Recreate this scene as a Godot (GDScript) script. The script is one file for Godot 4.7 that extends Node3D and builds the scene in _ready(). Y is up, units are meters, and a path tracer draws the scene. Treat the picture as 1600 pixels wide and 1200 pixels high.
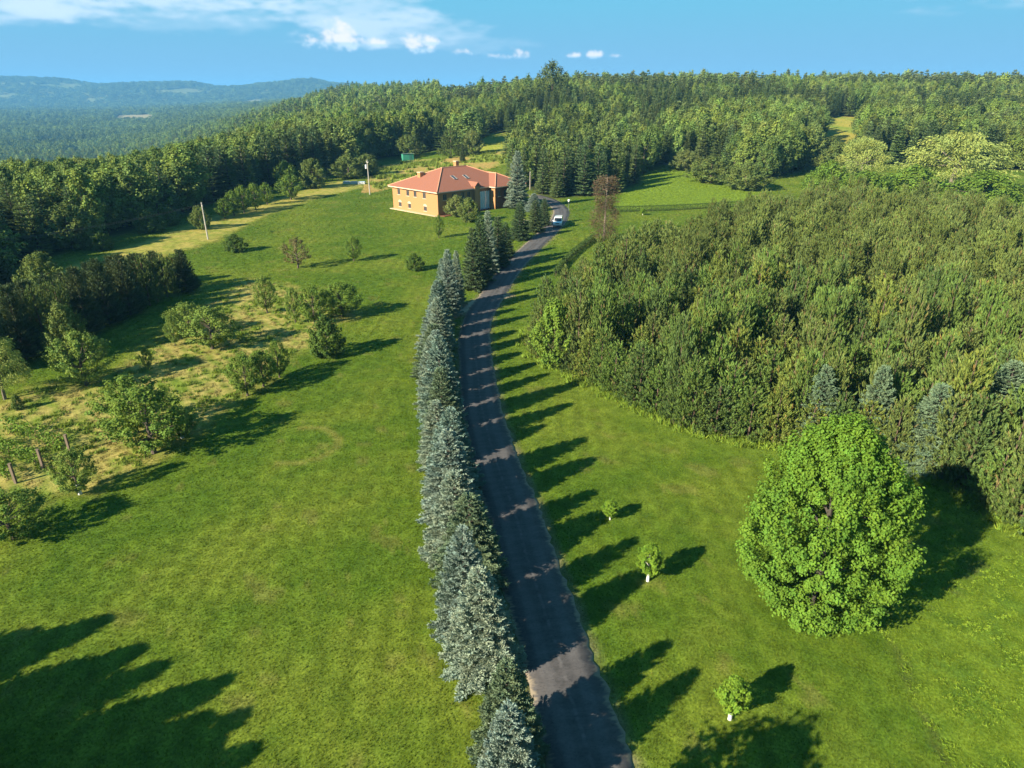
extends Node3D
# A lawn estate seen from a drone: driveway with a spruce row, orchard, pine plantation, brick house, woods and far hills.
# Ground positions are Vector2(x, d) with d metres ahead of the camera (z = -d).

const SUN_RIGHT := 0.79
const SUN_AHEAD := 0.613
const SUN_HEIGHT := 26.8

var RIDGE := PackedVector2Array([Vector2(-5200, 120), Vector2(-4000, 140), Vector2(-3530, 148), Vector2(-3265, 140), Vector2(-2955, 96), Vector2(-2650, 102), Vector2(-2340, 96), Vector2(-2100, 52), Vector2(-1940, 50), Vector2(-1680, 68), Vector2(-1456, 88), Vector2(-1236, 50), Vector2(-800, 20), Vector2(-200, 0)])
var ROAD := PackedVector2Array([Vector2(6.1, 5.0), Vector2(5.1, 12.0), Vector2(3.9, 19.0), Vector2(3.7, 20.5), Vector2(2.8, 25.5), Vector2(2.0, 30.2), Vector2(1.0, 35.5), Vector2(0.2, 40.6), Vector2(-0.9, 45.9), Vector2(-1.9, 51.4), Vector2(-2.9, 58.1), Vector2(-3.7, 66.3), Vector2(-4.4, 74.3), Vector2(-4.8, 81.3), Vector2(-4.4, 89.6), Vector2(-2.9, 98.3), Vector2(-0.3, 113.1), Vector2(3.2, 126.7), Vector2(7.6, 142.4), Vector2(11.0, 157.6), Vector2(12.3, 172.5), Vector2(10.4, 187.6), Vector2(6.5, 196.9)])
const ROAD_HALF := 1.95
const ROW := [[-0.16, 18.70, 6.40, 3.50], [-0.12, 21.37, 6.40, 3.60], [-1.57, 26.43, 6.70, 4.38], [-2.62, 29.05, 7.18, 3.96], [-2.63, 33.30, 7.08, 4.98], [-3.68, 35.93, 6.40, 4.70], [-4.34, 40.18, 7.23, 4.74], [-4.50, 43.72, 7.02, 4.78], [-5.92, 47.91, 5.75, 4.02], [-5.80, 50.52, 8.27, 4.27], [-6.44, 54.78, 8.89, 4.59], [-7.55, 58.43, 7.36, 3.80], [-7.51, 62.68, 6.67, 4.63], [-8.46, 66.93, 6.57, 5.20], [-8.25, 71.13, 7.58, 3.77], [-9.05, 74.73, 6.04, 5.23], [-9.26, 79.73, 7.31, 4.16], [-9.50, 83.97, 6.97, 4.36], [-8.73, 88.24, 9.11, 3.82]]
var PINES := PackedVector2Array([Vector2(2.1, 74.0), Vector2(6.9, 66.2), Vector2(11.4, 59.8), Vector2(15.3, 54.5), Vector2(19.7, 51.8), Vector2(24.3, 50.4), Vector2(32.7, 46.7), Vector2(34.9, 42.8), Vector2(35.3, 37.9), Vector2(37.5, 34.0), Vector2(58.5, 50.9), Vector2(96.2, 109.3), Vector2(104.9, 137.0), Vector2(95.9, 155.8), Vector2(77.9, 168.7), Vector2(57.5, 155.5), Vector2(38.3, 132.9), Vector2(30.1, 124.6), Vector2(17.1, 109.3), Vector2(7.3, 91.7), Vector2(2.3, 81.4), Vector2(1.1, 76.7)])
var HAY := PackedVector2Array([Vector2(-52.8, 55.8), Vector2(-50.7, 59.7), Vector2(-49.6, 63.8), Vector2(-44.2, 63.8), Vector2(-43.4, 69.9), Vector2(-44.0, 80.4), Vector2(-43.9, 94.0), Vector2(-42.8, 105.1), Vector2(-36.4, 102.6), Vector2(-28.2, 94.4), Vector2(-21.2, 88.2), Vector2(-25.1, 82.8), Vector2(-24.9, 76.2), Vector2(-26.4, 71.0), Vector2(-27.1, 64.7), Vector2(-28.7, 57.1), Vector2(-29.5, 50.8), Vector2(-31.4, 47.1), Vector2(-33.3, 44.2), Vector2(-37.0, 43.1), Vector2(-40.8, 40.4)])
var STRIP := PackedVector2Array([Vector2(-83.0, 100.0), Vector2(-78.4, 108.2), Vector2(-76.3, 121.2), Vector2(-74.0, 138.1), Vector2(-72.6, 167.2), Vector2(-65.9, 196.0), Vector2(-59.5, 229.3), Vector2(-52.2, 231.3), Vector2(-45.9, 215.1), Vector2(-54.6, 194.9), Vector2(-59.7, 171.4), Vector2(-60.6, 134.4), Vector2(-64.5, 121.1), Vector2(-71.5, 112.9), Vector2(-74.0, 101.4)])
var GARDEN := PackedVector2Array([Vector2(-42.8, 204.2), Vector2(-51.9, 269.1), Vector2(-41.9, 286.2), Vector2(-26.1, 285.2), Vector2(-12.9, 294.5), Vector2(0.0, 288.8), Vector2(0.0, 266.7), Vector2(-9.4, 254.5), Vector2(-13.1, 236.9), Vector2(-33.2, 224.3)])
var MEADOW_A := PackedVector2Array([Vector2(-14.1, 298.9), Vector2(-15.3, 354.0), Vector2(2.5, 351.7), Vector2(3.3, 302.0)])
var MEADOW_B := PackedVector2Array([Vector2(131.4, 303.2), Vector2(167.4, 387.3), Vector2(190.4, 391.4), Vector2(150.2, 307.1)])
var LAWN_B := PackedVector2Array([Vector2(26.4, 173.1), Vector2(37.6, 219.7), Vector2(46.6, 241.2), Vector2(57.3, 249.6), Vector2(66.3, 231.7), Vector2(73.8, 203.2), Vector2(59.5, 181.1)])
var FOREST_EDGE := PackedVector2Array([Vector2(-90.7, 81.3), Vector2(-81.2, 95.0), Vector2(-82.8, 105.3), Vector2(-83.9, 116.7), Vector2(-84.8, 128.5), Vector2(-81.4, 142.0), Vector2(-79.4, 164.7), Vector2(-80.7, 187.2), Vector2(-75.0, 212.0), Vector2(-68.6, 231.4), Vector2(-63.3, 264.5), Vector2(-54.9, 300.6), Vector2(-39.5, 309.8), Vector2(-28.4, 312.9), Vector2(-15.5, 311.3), Vector2(-2.7, 300.8), Vector2(0.0, 252.6), Vector2(-1.0, 222.9), Vector2(10.6, 189.3), Vector2(18.1, 193.8), Vector2(29.6, 198.0), Vector2(39.6, 213.5), Vector2(47.1, 241.2), Vector2(59.2, 258.4), Vector2(68.8, 249.6), Vector2(79.9, 221.2), Vector2(100.3, 242.2), Vector2(114.6, 254.9), Vector2(140.5, 255.3), Vector2(177.7, 241.3), Vector2(219.9, 215.4)])
var HEDGE_A := PackedVector2Array([Vector2(7.2, 108.7), Vector2(9.0, 115.6), Vector2(12.0, 124.7), Vector2(16.7, 135.9)])
var HEDGE_B := PackedVector2Array([Vector2(25.1, 168.9), Vector2(38.8, 171.8), Vector2(60.6, 179.1)])
var FIELDS := [PackedVector2Array([Vector2(-1435.8, 2546.5), Vector2(-1687.9, 3077.4), Vector2(-1468.5, 2931.0), Vector2(-1156.3, 2327.7)]), PackedVector2Array([Vector2(-1316.5, 3466.1), Vector2(-1733.1, 4640.7), Vector2(-1586.1, 4597.2), Vector2(-1091.6, 3171.2)])]
var CLOVER := PackedVector2Array([Vector2(21.0, 29.3), Vector2(24.0, 31.1), Vector2(30.1, 35.2), Vector2(34.9, 37.3), Vector2(39.1, 34.0), Vector2(26.4, 19.0), Vector2(19.0, 19.0), Vector2(19.8, 22.5), Vector2(20.6, 26.7)])
var LOW_SCRUB := PackedVector2Array([Vector2(95.1, 222.3), Vector2(130.8, 303.2), Vector2(151.4, 307.1), Vector2(113.0, 222.7)])
var SUNLIT_STRIP := PackedVector2Array([Vector2(-1.0, 98.0), Vector2(-4.5, 95.3), Vector2(-7.4, 90.4), Vector2(-9.6, 86.4)])  # strip of sunlight over driveway and shoulder, painted as pale ground
# kind, x, d, height, width, tint, label, category, group
const TREES := [
	["maple", 17.71, 31.07, 12.2, 8.16, 0, "large round bright green maple standing alone right of the driveway", "tree", ""],
	["sapling", 8.52, 33.43, 2.69, 1.43, 0, "young lawn tree with white trunk, midway between driveway and big maple", "tree", "saplings on the lawn"],
	["sapling", 10.65, 23.38, 2.62, 1.36, 0, "young lawn tree with white trunk, in front of the big maple", "tree", "saplings on the lawn"],
	["sapling", 7.03, 39.97, 1.52, 1.1, 0, "tiny shrubby sapling, farthest back of three on the right lawn", "tree", "saplings on the lawn"],
	["orchard", -33.19, 43.58, 3.59, 3.01, 1, "small fruit tree with white painted trunk beside the vine posts", "tree", "orchard fruit trees beside the hay field"],
	["orchard", -34.48, 38.07, 3.33, 4.8, 0, "low spreading fruit tree cut by the left picture edge", "tree", "orchard fruit trees beside the hay field"],
	["orchard", -30.63, 49.94, 5.76, 6.34, 0, "large fruit tree, front one of the dark overlapping group", "tree", "orchard fruit trees beside the hay field"],
	["orchard", -34.06, 53.73, 5.18, 5.94, 0, "large fruit tree, rear one of the dark overlapping group", "tree", "orchard fruit trees beside the hay field"],
	["orchard", -29.47, 52.71, 2.79, 3.4, 0, "fruit tree with white painted trunk at the right of the dark group", "tree", "orchard fruit trees beside the hay field"],
	["orchard", -26.93, 61.76, 4.39, 3.35, 0, "front fruit tree of the trio by the lawn edge", "tree", "orchard fruit trees beside the hay field"],
	["orchard", -26.06, 64.01, 3.87, 3.32, 0, "middle fruit tree of the trio by the lawn edge", "tree", "orchard fruit trees beside the hay field"],
	["orchard", -25.15, 66.4, 3.97, 2.47, 0, "rear upright fruit tree of the trio by the lawn edge", "tree", "orchard fruit trees beside the hay field"],
	["bush", -21.6, 72.89, 4.47, 4.0, 0, "round dense dark green bush on the lawn edge beside the orchard", "bush", ""],
	["orchard", -23.29, 87.58, 4.5, 5.57, 0, "broad fruit tree at the back corner of the hay field", "tree", "orchard fruit trees beside the hay field"],
	["orchard", -26.17, 84.27, 5.05, 3.86, 0, "fruit tree left of the broad one at the field's back corner", "tree", "orchard fruit trees beside the hay field"],
	["orchard", -28.77, 84.45, 4.63, 2.19, 1, "thin fruit tree with pale trunk on the garden strip", "tree", "orchard fruit trees beside the hay field"],
	["orchard", -33.9, 88.61, 4.97, 2.98, 1, "slender upright fruit tree at the far end of the hay field", "tree", "orchard fruit trees beside the hay field"],
	["orchard", -35.93, 74.95, 4.87, 5.92, 1, "broad grey green fruit tree in the middle of the hay field", "tree", "orchard fruit trees beside the hay field"],
	["orchard", -40.55, 79.54, 4.02, 4.96, 1, "grey green fruit tree behind the broad one in the hay field", "tree", "orchard fruit trees beside the hay field"],
	["orchard", -40.84, 75.96, 3.65, 1.69, 1, "narrow young tree left of the grey green pair", "tree", "orchard fruit trees beside the hay field"],
	["orchard", -44.78, 64.32, 5.63, 5.71, 1, "airy fruit tree with dark trunk before the dark conifer belt", "tree", "orchard fruit trees beside the hay field"],
	["orchard", -40.46, 68.64, 2.43, 1.42, 1, "thin young tree alone in the hay field", "tree", "orchard fruit trees beside the hay field"],
	["willow", -51.01, 60.87, 7.32, 6.05, 0, "pale feathery willow at the left picture edge", "tree", ""],
	["bush", -48.02, 58.54, 1.51, 0.99, 1, "small pale leafy plant below the feathery willow", "plant", ""],
	["shrub", -69.75, 97.1, 6.19, 5.89, 0, "light green round tree crown rising from the dark conifer belt", "tree", ""],
	["shrub", -50.93, 71.84, 6.3, 4.37, 0, "grey green drooping shrub in front of the dark conifer belt", "bush", ""],
	["belt", -49.49, 98.57, 6.25, 4.23, 0, "dark conifer in the belt behind the orchard", "tree", "dark conifer belt"],
	["belt", -51.17, 95.92, 7.05, 4.5, 0, "dark conifer in the belt behind the orchard", "tree", "dark conifer belt"],
	["belt", -51.59, 91.58, 7.7, 4.49, 0, "dark conifer in the belt behind the orchard", "tree", "dark conifer belt"],
	["belt", -52.25, 87.59, 8.13, 4.49, 0, "dark conifer in the belt behind the orchard", "tree", "dark conifer belt"],
	["belt", -52.98, 83.64, 8.43, 4.47, 0, "dark conifer in the belt behind the orchard", "tree", "dark conifer belt"],
	["belt", -53.57, 79.99, 8.39, 4.46, 0, "dark conifer in the belt behind the orchard", "tree", "dark conifer belt"],
	["belt", -54.25, 76.82, 8.46, 4.3, 0, "dark conifer in the belt behind the orchard", "tree", "dark conifer belt"],
	["belt", -55.15, 74.28, 8.4, 4.32, 0, "dark conifer in the belt behind the orchard", "tree", "dark conifer belt"],
	["belt", -55.88, 71.47, 8.47, 4.33, 0, "dark conifer in the belt behind the orchard", "tree", "dark conifer belt"],
	["belt", -56.3, 68.47, 8.5, 4.17, 0, "dark conifer in the belt behind the orchard", "tree", "dark conifer belt"],
	["belt", -55.17, 101.43, 5.42, 4.35, 0, "dark conifer in the belt behind the orchard", "tree", "dark conifer belt"],
	["belt", -57.59, 98.01, 5.66, 4.41, 0, "dark conifer in the belt behind the orchard", "tree", "dark conifer belt"],
	["belt", -59.2, 92.92, 5.98, 4.57, 0, "dark conifer in the belt behind the orchard", "tree", "dark conifer belt"],
	["belt", -60.52, 87.74, 5.72, 4.34, 0, "dark conifer in the belt behind the orchard", "tree", "dark conifer belt"],
	["belt", -61.73, 82.53, 6.14, 4.28, 0, "dark conifer in the belt behind the orchard", "tree", "dark conifer belt"],
	["belt", -62.96, 78.29, 6.54, 4.39, 0, "dark conifer in the belt behind the orchard", "tree", "dark conifer belt"],
	["belt", -58.15, 66.35, 8.59, 4.06, 0, "dark conifer in the belt behind the orchard", "tree", "dark conifer belt"],
	["belt", -51.5, 99.96, 5.74, 4.29, 0, "dark conifer in the belt behind the orchard", "tree", "dark conifer belt"],
	["belt", -54.03, 94.05, 6.76, 4.42, 0, "dark conifer in the belt behind the orchard", "tree", "dark conifer belt"],
	["belt", -54.79, 89.87, 7.41, 4.42, 0, "dark conifer in the belt behind the orchard", "tree", "dark conifer belt"],
	["belt", -55.67, 86.01, 7.51, 4.42, 0, "dark conifer in the belt behind the orchard", "tree", "dark conifer belt"],
	["belt", -56.32, 82.43, 7.44, 4.42, 0, "dark conifer in the belt behind the orchard", "tree", "dark conifer belt"],
	["belt", -56.92, 79.1, 7.54, 4.26, 0, "dark conifer in the belt behind the orchard", "tree", "dark conifer belt"],
	["belt", -57.48, 75.99, 7.78, 4.27, 0, "dark conifer in the belt behind the orchard", "tree", "dark conifer belt"],
	["belt", -57.87, 72.67, 7.98, 4.1, 0, "dark conifer in the belt behind the orchard", "tree", "dark conifer belt"],
	["belt", -57.56, 102.21, 4.86, 4.39, 0, "dark conifer in the belt behind the orchard", "tree", "dark conifer belt"],
	["belt", -59.03, 96.72, 5.6, 4.36, 0, "dark conifer in the belt behind the orchard", "tree", "dark conifer belt"],
	["belt", -60.05, 90.56, 6.04, 4.29, 0, "dark conifer in the belt behind the orchard", "tree", "dark conifer belt"],
	["belt", -61.14, 85.07, 6.1, 4.22, 0, "dark conifer in the belt behind the orchard", "tree", "dark conifer belt"],
	["belt", -62.52, 80.61, 6.19, 4.19, 0, "dark conifer in the belt behind the orchard", "tree", "dark conifer belt"],
	["shrub", -84.77, 128.54, 7.98, 10.02, 0, "big round grey green tree at the left forest edge", "tree", "small trees along the mown strip"],
	["bush", -78.21, 127.43, 3.17, 3.67, 0, "small round bush right of the big grey green tree", "bush", ""],
	["bush", -77.73, 144.82, 4.19, 6.31, 1, "grass green spreading bush under the power line", "bush", ""],
	["bush", -77.13, 152.37, 3.54, 4.32, 1, "bright green bush beside the spreading one under the power line", "bush", ""],
	["shrub", -68.08, 147.78, 4.81, 4.19, 0, "small tree right behind the near utility pole", "tree", "small trees along the mown strip"],
	["orchard", -68.07, 160.59, 4.44, 4.23, 0, "small tree by the mown strip, first and shortest of the row from the near pole", "tree", "small trees along the mown strip"],
	["orchard", -67.65, 165.07, 5.59, 4.18, 0, "small tree by the mown strip, second of the row from the near pole", "tree", "small trees along the mown strip"],
	["orchard", -66.53, 168.8, 6.3, 4.27, 0, "small tree by the mown strip, third of the row from the near pole", "tree", "small trees along the mown strip"],
	["orchard", -65.39, 173.69, 6.15, 4.38, 0, "small tree by the mown strip, fourth of the row from the near pole", "tree", "small trees along the mown strip"],
	["orchard", -65.26, 182.05, 5.43, 3.74, 0, "small tree by the mown strip, last narrow one of the row from the near pole", "tree", "small trees along the mown strip"],
	["orchard", -61.53, 190.61, 6.5, 7.08, 0, "front round tree of the pair at the forest edge", "tree", "small trees along the mown strip"],
	["orchard", -68.8, 211.27, 8.05, 7.02, 0, "rear round tree of the pair at the forest edge", "tree", "small trees along the mown strip"],
	["shrub", -61.63, 213.91, 8.32, 9.07, 0, "round yellowish green tree at the forest edge", "tree", "small trees along the mown strip"],
	["shrub", -55.93, 237.3, 7.29, 10.9, 0, "broad round tree left of the far utility pole", "tree", "small trees along the mown strip"],
	["shrub", -50.92, 245.3, 6.87, 9.0, 0, "round tree right behind the far utility pole", "tree", "small trees along the mown strip"],
	["belt", -79.96, 101.61, 5.83, 4.95, 0, "dark conifer at the left picture edge by the mown strip", "tree", ""],
	["bush", -52.38, 125.69, 3.01, 4.1, 0, "dark round bush on the upper lawn", "bush", ""],
	["purple", -36.78, 113.03, 4.94, 5.02, 0, "sparse brownish leaved tree on the upper lawn", "tree", ""],
	["orchard", -28.32, 118.2, 4.22, 2.96, 0, "small slim tree on the upper lawn", "tree", ""],
	["bush", -16.65, 112.3, 2.64, 3.05, 0, "dark spiky bush on the lawn beside the spruce row", "bush", ""],
	["orchard", -14.98, 137.31, 4.39, 2.22, 0, "little upright tree before the house corner", "tree", ""],
	["shrub", -13.17, 162.07, 4.61, 5.78, 1, "yellow green round tree against the house wall", "tree", ""],
	["shrub", -9.8, 154.28, 5.12, 4.65, 0, "darker green round tree beside the house entrance", "tree", ""],
	["spruceb", 1.3, 173.43, 13.89, 6.74, 0, "tallest blue spruce, beside the house's right end", "spruce", "spruces between house and driveway"],
	["spruceb", 5.42, 169.15, 4.32, 5.07, 0, "small blue spruce beside the tall one by the house", "spruce", "spruces between house and driveway"],
	["spruceg", 1.56, 135.82, 7.35, 4.89, 0, "olive green spruce with light shoots by the driveway", "spruce", "spruces between house and driveway"],
	["spruceg", 4.91, 143.17, 6.38, 4.6, 0, "bushy green spruce by the driveway bend", "spruce", "spruces between house and driveway"],
	["spruceg", 7.13, 150.09, 5.82, 3.39, 0, "narrow green spruce nearest to the parked van", "spruce", "spruces between house and driveway"],
	["spruceb", -9.47, 89.19, 7.74, 3.51, 0, "pale blue spruce at the far end of the near spruce row", "spruce", "second stand of spruces along the driveway"],
	["spruceb", -7.86, 92.76, 7.98, 2.73, 0, "slim pale spruce just before the sunlit strip", "spruce", "second stand of spruces along the driveway"],
	["spruceg", -5.99, 101.24, 9.49, 4.32, 0, "dark green spruce just past the sunlit strip", "spruce", "second stand of spruces along the driveway"],
	["spruceg", -4.98, 105.56, 10.39, 4.68, 0, "tall dark green spruce in the driveway stand", "spruce", "second stand of spruces along the driveway"],
	["spruceb", -4.02, 111.37, 10.12, 4.27, 0, "tall blue tipped spruce in the driveway stand", "spruce", "second stand of spruces along the driveway"],
	["spruceg", -2.46, 115.11, 8.59, 4.42, 0, "dark spruce at the driveway side of the stand", "spruce", "second stand of spruces along the driveway"],
	["spruceg", -1.17, 121.35, 6.26, 3.72, 0, "last small dark spruce of the driveway stand", "spruce", "second stand of spruces along the driveway"],
	["dead", 18.4, 134.23, 12.24, 5.81, 0, "tall brown withered tree by the clipped hedge", "tree", ""],
	["sapling", 31.7, 164.59, 1.52, 1.24, 0, "tiny sapling on the small lawn beyond the hedge", "tree", ""],
	["willow", 108.4, 215.51, 14.63, 16.57, 0, "pale yellow green willow, smaller of two behind the pines", "tree", ""],
	["willow", 128.87, 202.86, 16.97, 31.94, 0, "broad pale yellow green willow, larger of two behind the pines", "tree", ""],
	["shrub", 105.98, 182.29, 9.14, 15.23, 2, "vivid green tree below the large willow", "tree", ""],
	["shrub", 116.38, 169.26, 9.16, 15.77, 2, "vivid green tree at the right edge below the large willow", "tree", ""],
	["shrub", 86.72, 189.16, 9.61, 12.26, 2, "bright green tree left of the smaller willow", "tree", ""],
	["shrub", 91.19, 178.18, 8.34, 13.92, 2, "bright green tree in front of the smaller willow", "tree", ""],
	["shrub", 110.51, 237.37, 9.49, 13.46, 0, "low grey green bush left of the smaller willow", "bush", ""],
	["shrub", 119.56, 265.71, 7.76, 10.63, 0, "low bush just below the yellow clearing, at its left", "bush", ""],
	["shrub", 128.91, 263.29, 8.15, 11.97, 0, "low bush just below the yellow clearing, at its right", "bush", ""],
	["shrub", 62.87, 218.93, 7.51, 14.1, 0, "grey green thicket shrub at the upper lawn's back edge", "bush", ""],
	["shrub", 70.06, 206.37, 6.96, 13.34, 0, "grey green thicket shrub at the upper lawn's far corner", "bush", ""],
	["shrub", 60.57, 243.87, 6.37, 11.16, 1, "pale shrub behind the upper lawn", "bush", ""],
	["lonetree", 23.89, 433.58, 24.33, 17.51, 0, "tall solitary tree rising above the ridge forest", "tree", ""],
	["shrub", -16.34, 289.07, 9.13, 8.9, 1, "yellow green tree beside the small meadow", "tree", ""],
	["belt", -24.85, 286.4, 12.2, 11.92, 0, "dark broad conifer behind the kitchen garden", "tree", ""],
	["shrub", -43.33, 296.54, 8.64, 11.84, 0, "round tree beside the green shed", "tree", ""],
	["belt", -19.03, 269.8, 6.52, 2.46, 0, "little column shaped conifer by the garden plot", "tree", ""],
	["spruceb", 26.22, 51.38, 7.36, 4.7, 3, "broad pale spruce at the pines' front edge, above the big maple's left", "spruce", "pale spruces among the pines"],
	["spruceb", 30.29, 50.06, 7.92, 4.27, 3, "pale feathery spruce at the pines' front edge behind the big maple's top", "spruce", "pale spruces among the pines"],
	["spruceb", 33.81, 47.73, 7.26, 5.66, 3, "broad grey green spruce behind the big maple's right side", "spruce", "pale spruces among the pines"],
	["spruceb", 41.42, 50.86, 8.06, 6.49, 3, "broad pale spruce deep in the pines near the right picture edge", "spruce", "pale spruces among the pines"],
	["spruceb", 70.23, 137.95, 7.2, 6.53, 3, "small pale spruce showing far back among the pines", "spruce", "pale spruces among the pines"],
	["spruceb", 75.42, 127.27, 4.84, 4.38, 3, "faint pale spruce right of the one far back in the pines", "spruce", "pale spruces among the pines"],
	["spruceb", 43.64, 104.53, 4.33, 4.07, 3, "small grey green spruce in the middle of the pines", "spruce", "pale spruces among the pines"],
	["spruceb", 59.01, 90.98, 4.62, 5.03, 3, "pale spruce crown low among the pines on the right", "spruce", "pale spruces among the pines"],
	["spruceb", 38.73, 91.34, 5.09, 3.97, 3, "grey green spruce crown in the middle of the plantation", "spruce", "pale spruces among the pines"],
	["shrub", 0.6, 12.4, 8.2, 6.4, 0, "broad tree just below the picture's lower edge beside the driveway", "tree", ""],
	["shrub", 4.78, 69.91, 7.35, 4.69, 2, "fresh green leafy tree at the left tip of the pine plantation", "tree", ""],
	["spruceb", -33.8, 22.25, 6.6, 5.6, 0, "blue spruce beyond the lower left picture corner", "spruce", "spruces below the picture's corner"],
	["spruceb", -29.47, 18.41, 7, 5.6, 0, "blue spruce beyond the lower left picture corner", "spruce", "spruces below the picture's corner"],
	["spruceb", -26.6, 16.73, 7.6, 5.6, 0, "blue spruce beyond the lower left picture corner", "spruce", "spruces below the picture's corner"],
	["spruceb", -24.69, 14.73, 7.4, 5.6, 0, "blue spruce beyond the lower left picture corner", "spruce", "spruces below the picture's corner"],
	["spruceb", -22.88, 13.35, 7, 5.6, 0, "blue spruce beyond the lower left picture corner", "spruce", "spruces below the picture's corner"],
	["spruceb", -37.06, 21.53, 6.4, 5.6, 0, "blue spruce beyond the lower left picture corner", "spruce", "spruces below the picture's corner"],
	["spruceb", -29.11, 21.19, 5.6, 5.6, 0, "blue spruce beyond the lower left picture corner", "spruce", "spruces below the picture's corner"],
	["spruceb", -25.02, 18.34, 5.8, 5.6, 0, "blue spruce beyond the lower left picture corner", "spruce", "spruces below the picture's corner"],
	["spruceb", -23.54, 16.73, 5.6, 5.6, 0, "blue spruce beyond the lower left picture corner", "spruce", "spruces below the picture's corner"],
	["spruceb", -22.19, 15.56, 5.4, 5.6, 0, "blue spruce beyond the lower left picture corner", "spruce", "spruces below the picture's corner"],
	["spruceb", -22.87, 14.98, 5.2, 5.6, 0, "blue spruce beyond the lower left picture corner", "spruce", "spruces below the picture's corner"],
	["spruceb", -34.09, 21.77, 6.0, 5.6, 0, "blue spruce beyond the lower left picture corner", "spruce", "spruces below the picture's corner"],
	["spruceb", -38.37, 20.8, 6.4, 5.6, 0, "blue spruce beyond the lower left picture corner", "spruce", "spruces below the picture's corner"],
	["spruceb", -20.32, 12.58, 6.4, 5.6, 0, "blue spruce beyond the lower left picture corner", "spruce", "spruces below the picture's corner"]]

var rng := RandomNumberGenerator.new()
var used := {}
var mats := {}
var protos := {}
var patchy := FastNoiseLite.new()
var fine := FastNoiseLite.new()
var forest_poly: PackedVector2Array


# ---------------------------------------------------------------- ground shape
func ss(a: float, b: float, x: float) -> float:
	var t := clampf((x - a) / (b - a), 0.0, 1.0)
	return t * t * (3.0 - 2.0 * t)

func ridge(x: float) -> float:
	if x <= RIDGE[0].x:
		return RIDGE[0].y
	for i in RIDGE.size() - 1:
		if x <= RIDGE[i + 1].x:
			var t := (x - RIDGE[i].x) / (RIDGE[i + 1].x - RIDGE[i].x)
			return lerpf(RIDGE[i].y, RIDGE[i + 1].y, t * t * (3.0 - 2.0 * t))
	return 0.0

func height(x: float, d: float) -> float:
	if d <= 0.0:
		return 0.0
	var t := x / (d + 60.0)
	var h := 1.5 * ss(60, 170, d)
	h += 27.0 * ss(-0.30, 0.10, t) * ss(170, 560, d) * (1.0 - ss(1800, 3500, d))
	h += 16.0 * ss(-0.36, -0.2, t) * (1.0 - ss(-0.2, 0.0, t)) * ss(600, 1100, d) * (1.0 - ss(1800, 3000, d))
	h -= 75.0 * ss(0.22, 0.60, -t) * ss(115, 720, d) * (1.0 - 0.3 * ss(1500, 3200, d))
	h += 0.22 * sin(x * 0.06 + 1.3) * sin(d * 0.05) * ss(20, 60, d)
	if d > 2000.0:
		h += (ridge(x * 0.93) + 52.0) * exp(-pow((d - 5600.0) / 650.0, 2.0))
	return h

func on(x: float, d: float, up := 0.0) -> Vector3:
	return Vector3(x, height(x, d) + up, -d)

func inside(p: Vector2, poly: PackedVector2Array) -> bool:
	return Geometry2D.is_point_in_polygon(p, poly)

# signed distance to a polygon, positive inside, only exact near the edge
func depth_in(p: Vector2, poly: PackedVector2Array) -> float:
	var best := 1e9
	for i in poly.size():
		var q := Geometry2D.get_closest_point_to_segment(p, poly[i], poly[(i + 1) % poly.size()])
		best = minf(best, p.distance_squared_to(q))
	best = sqrt(best)
	return best if inside(p, poly) else -best

func line_distance(p: Vector2, line: PackedVector2Array) -> float:
	var best := 1e9
	for i in line.size() - 1:
		best = minf(best, p.distance_squared_to(Geometry2D.get_closest_point_to_segment(p, line[i], line[i + 1])))
	return sqrt(best)


# ---------------------------------------------------------------- nodes
func numbered(called: String) -> String:
	used[called] = used.get(called, -1) + 1
	return called if used[called] == 0 else "%s_%03d" % [called, used[called]]

func tag(o: Node, label := "", category := "", group := "", kind := "") -> void:
	for pair in [["label", label], ["category", category], ["group", group], ["kind", kind]]:
		if pair[1] != "":
			o.set_meta(pair[0], pair[1])

func thing(called: String, label: String, category: String, group := "") -> Node3D:
	var o := Node3D.new()
	o.name = numbered(called)
	add_child(o)
	tag(o, label, category, group)
	return o

func part(called: String, mesh: Mesh, mat: Material, parent: Node) -> MeshInstance3D:
	var o := MeshInstance3D.new()
	o.name = called if parent != self else numbered(called)
	o.mesh = mesh
	if mat:
		o.material_override = mat
	parent.add_child(o, true)
	return o


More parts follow.
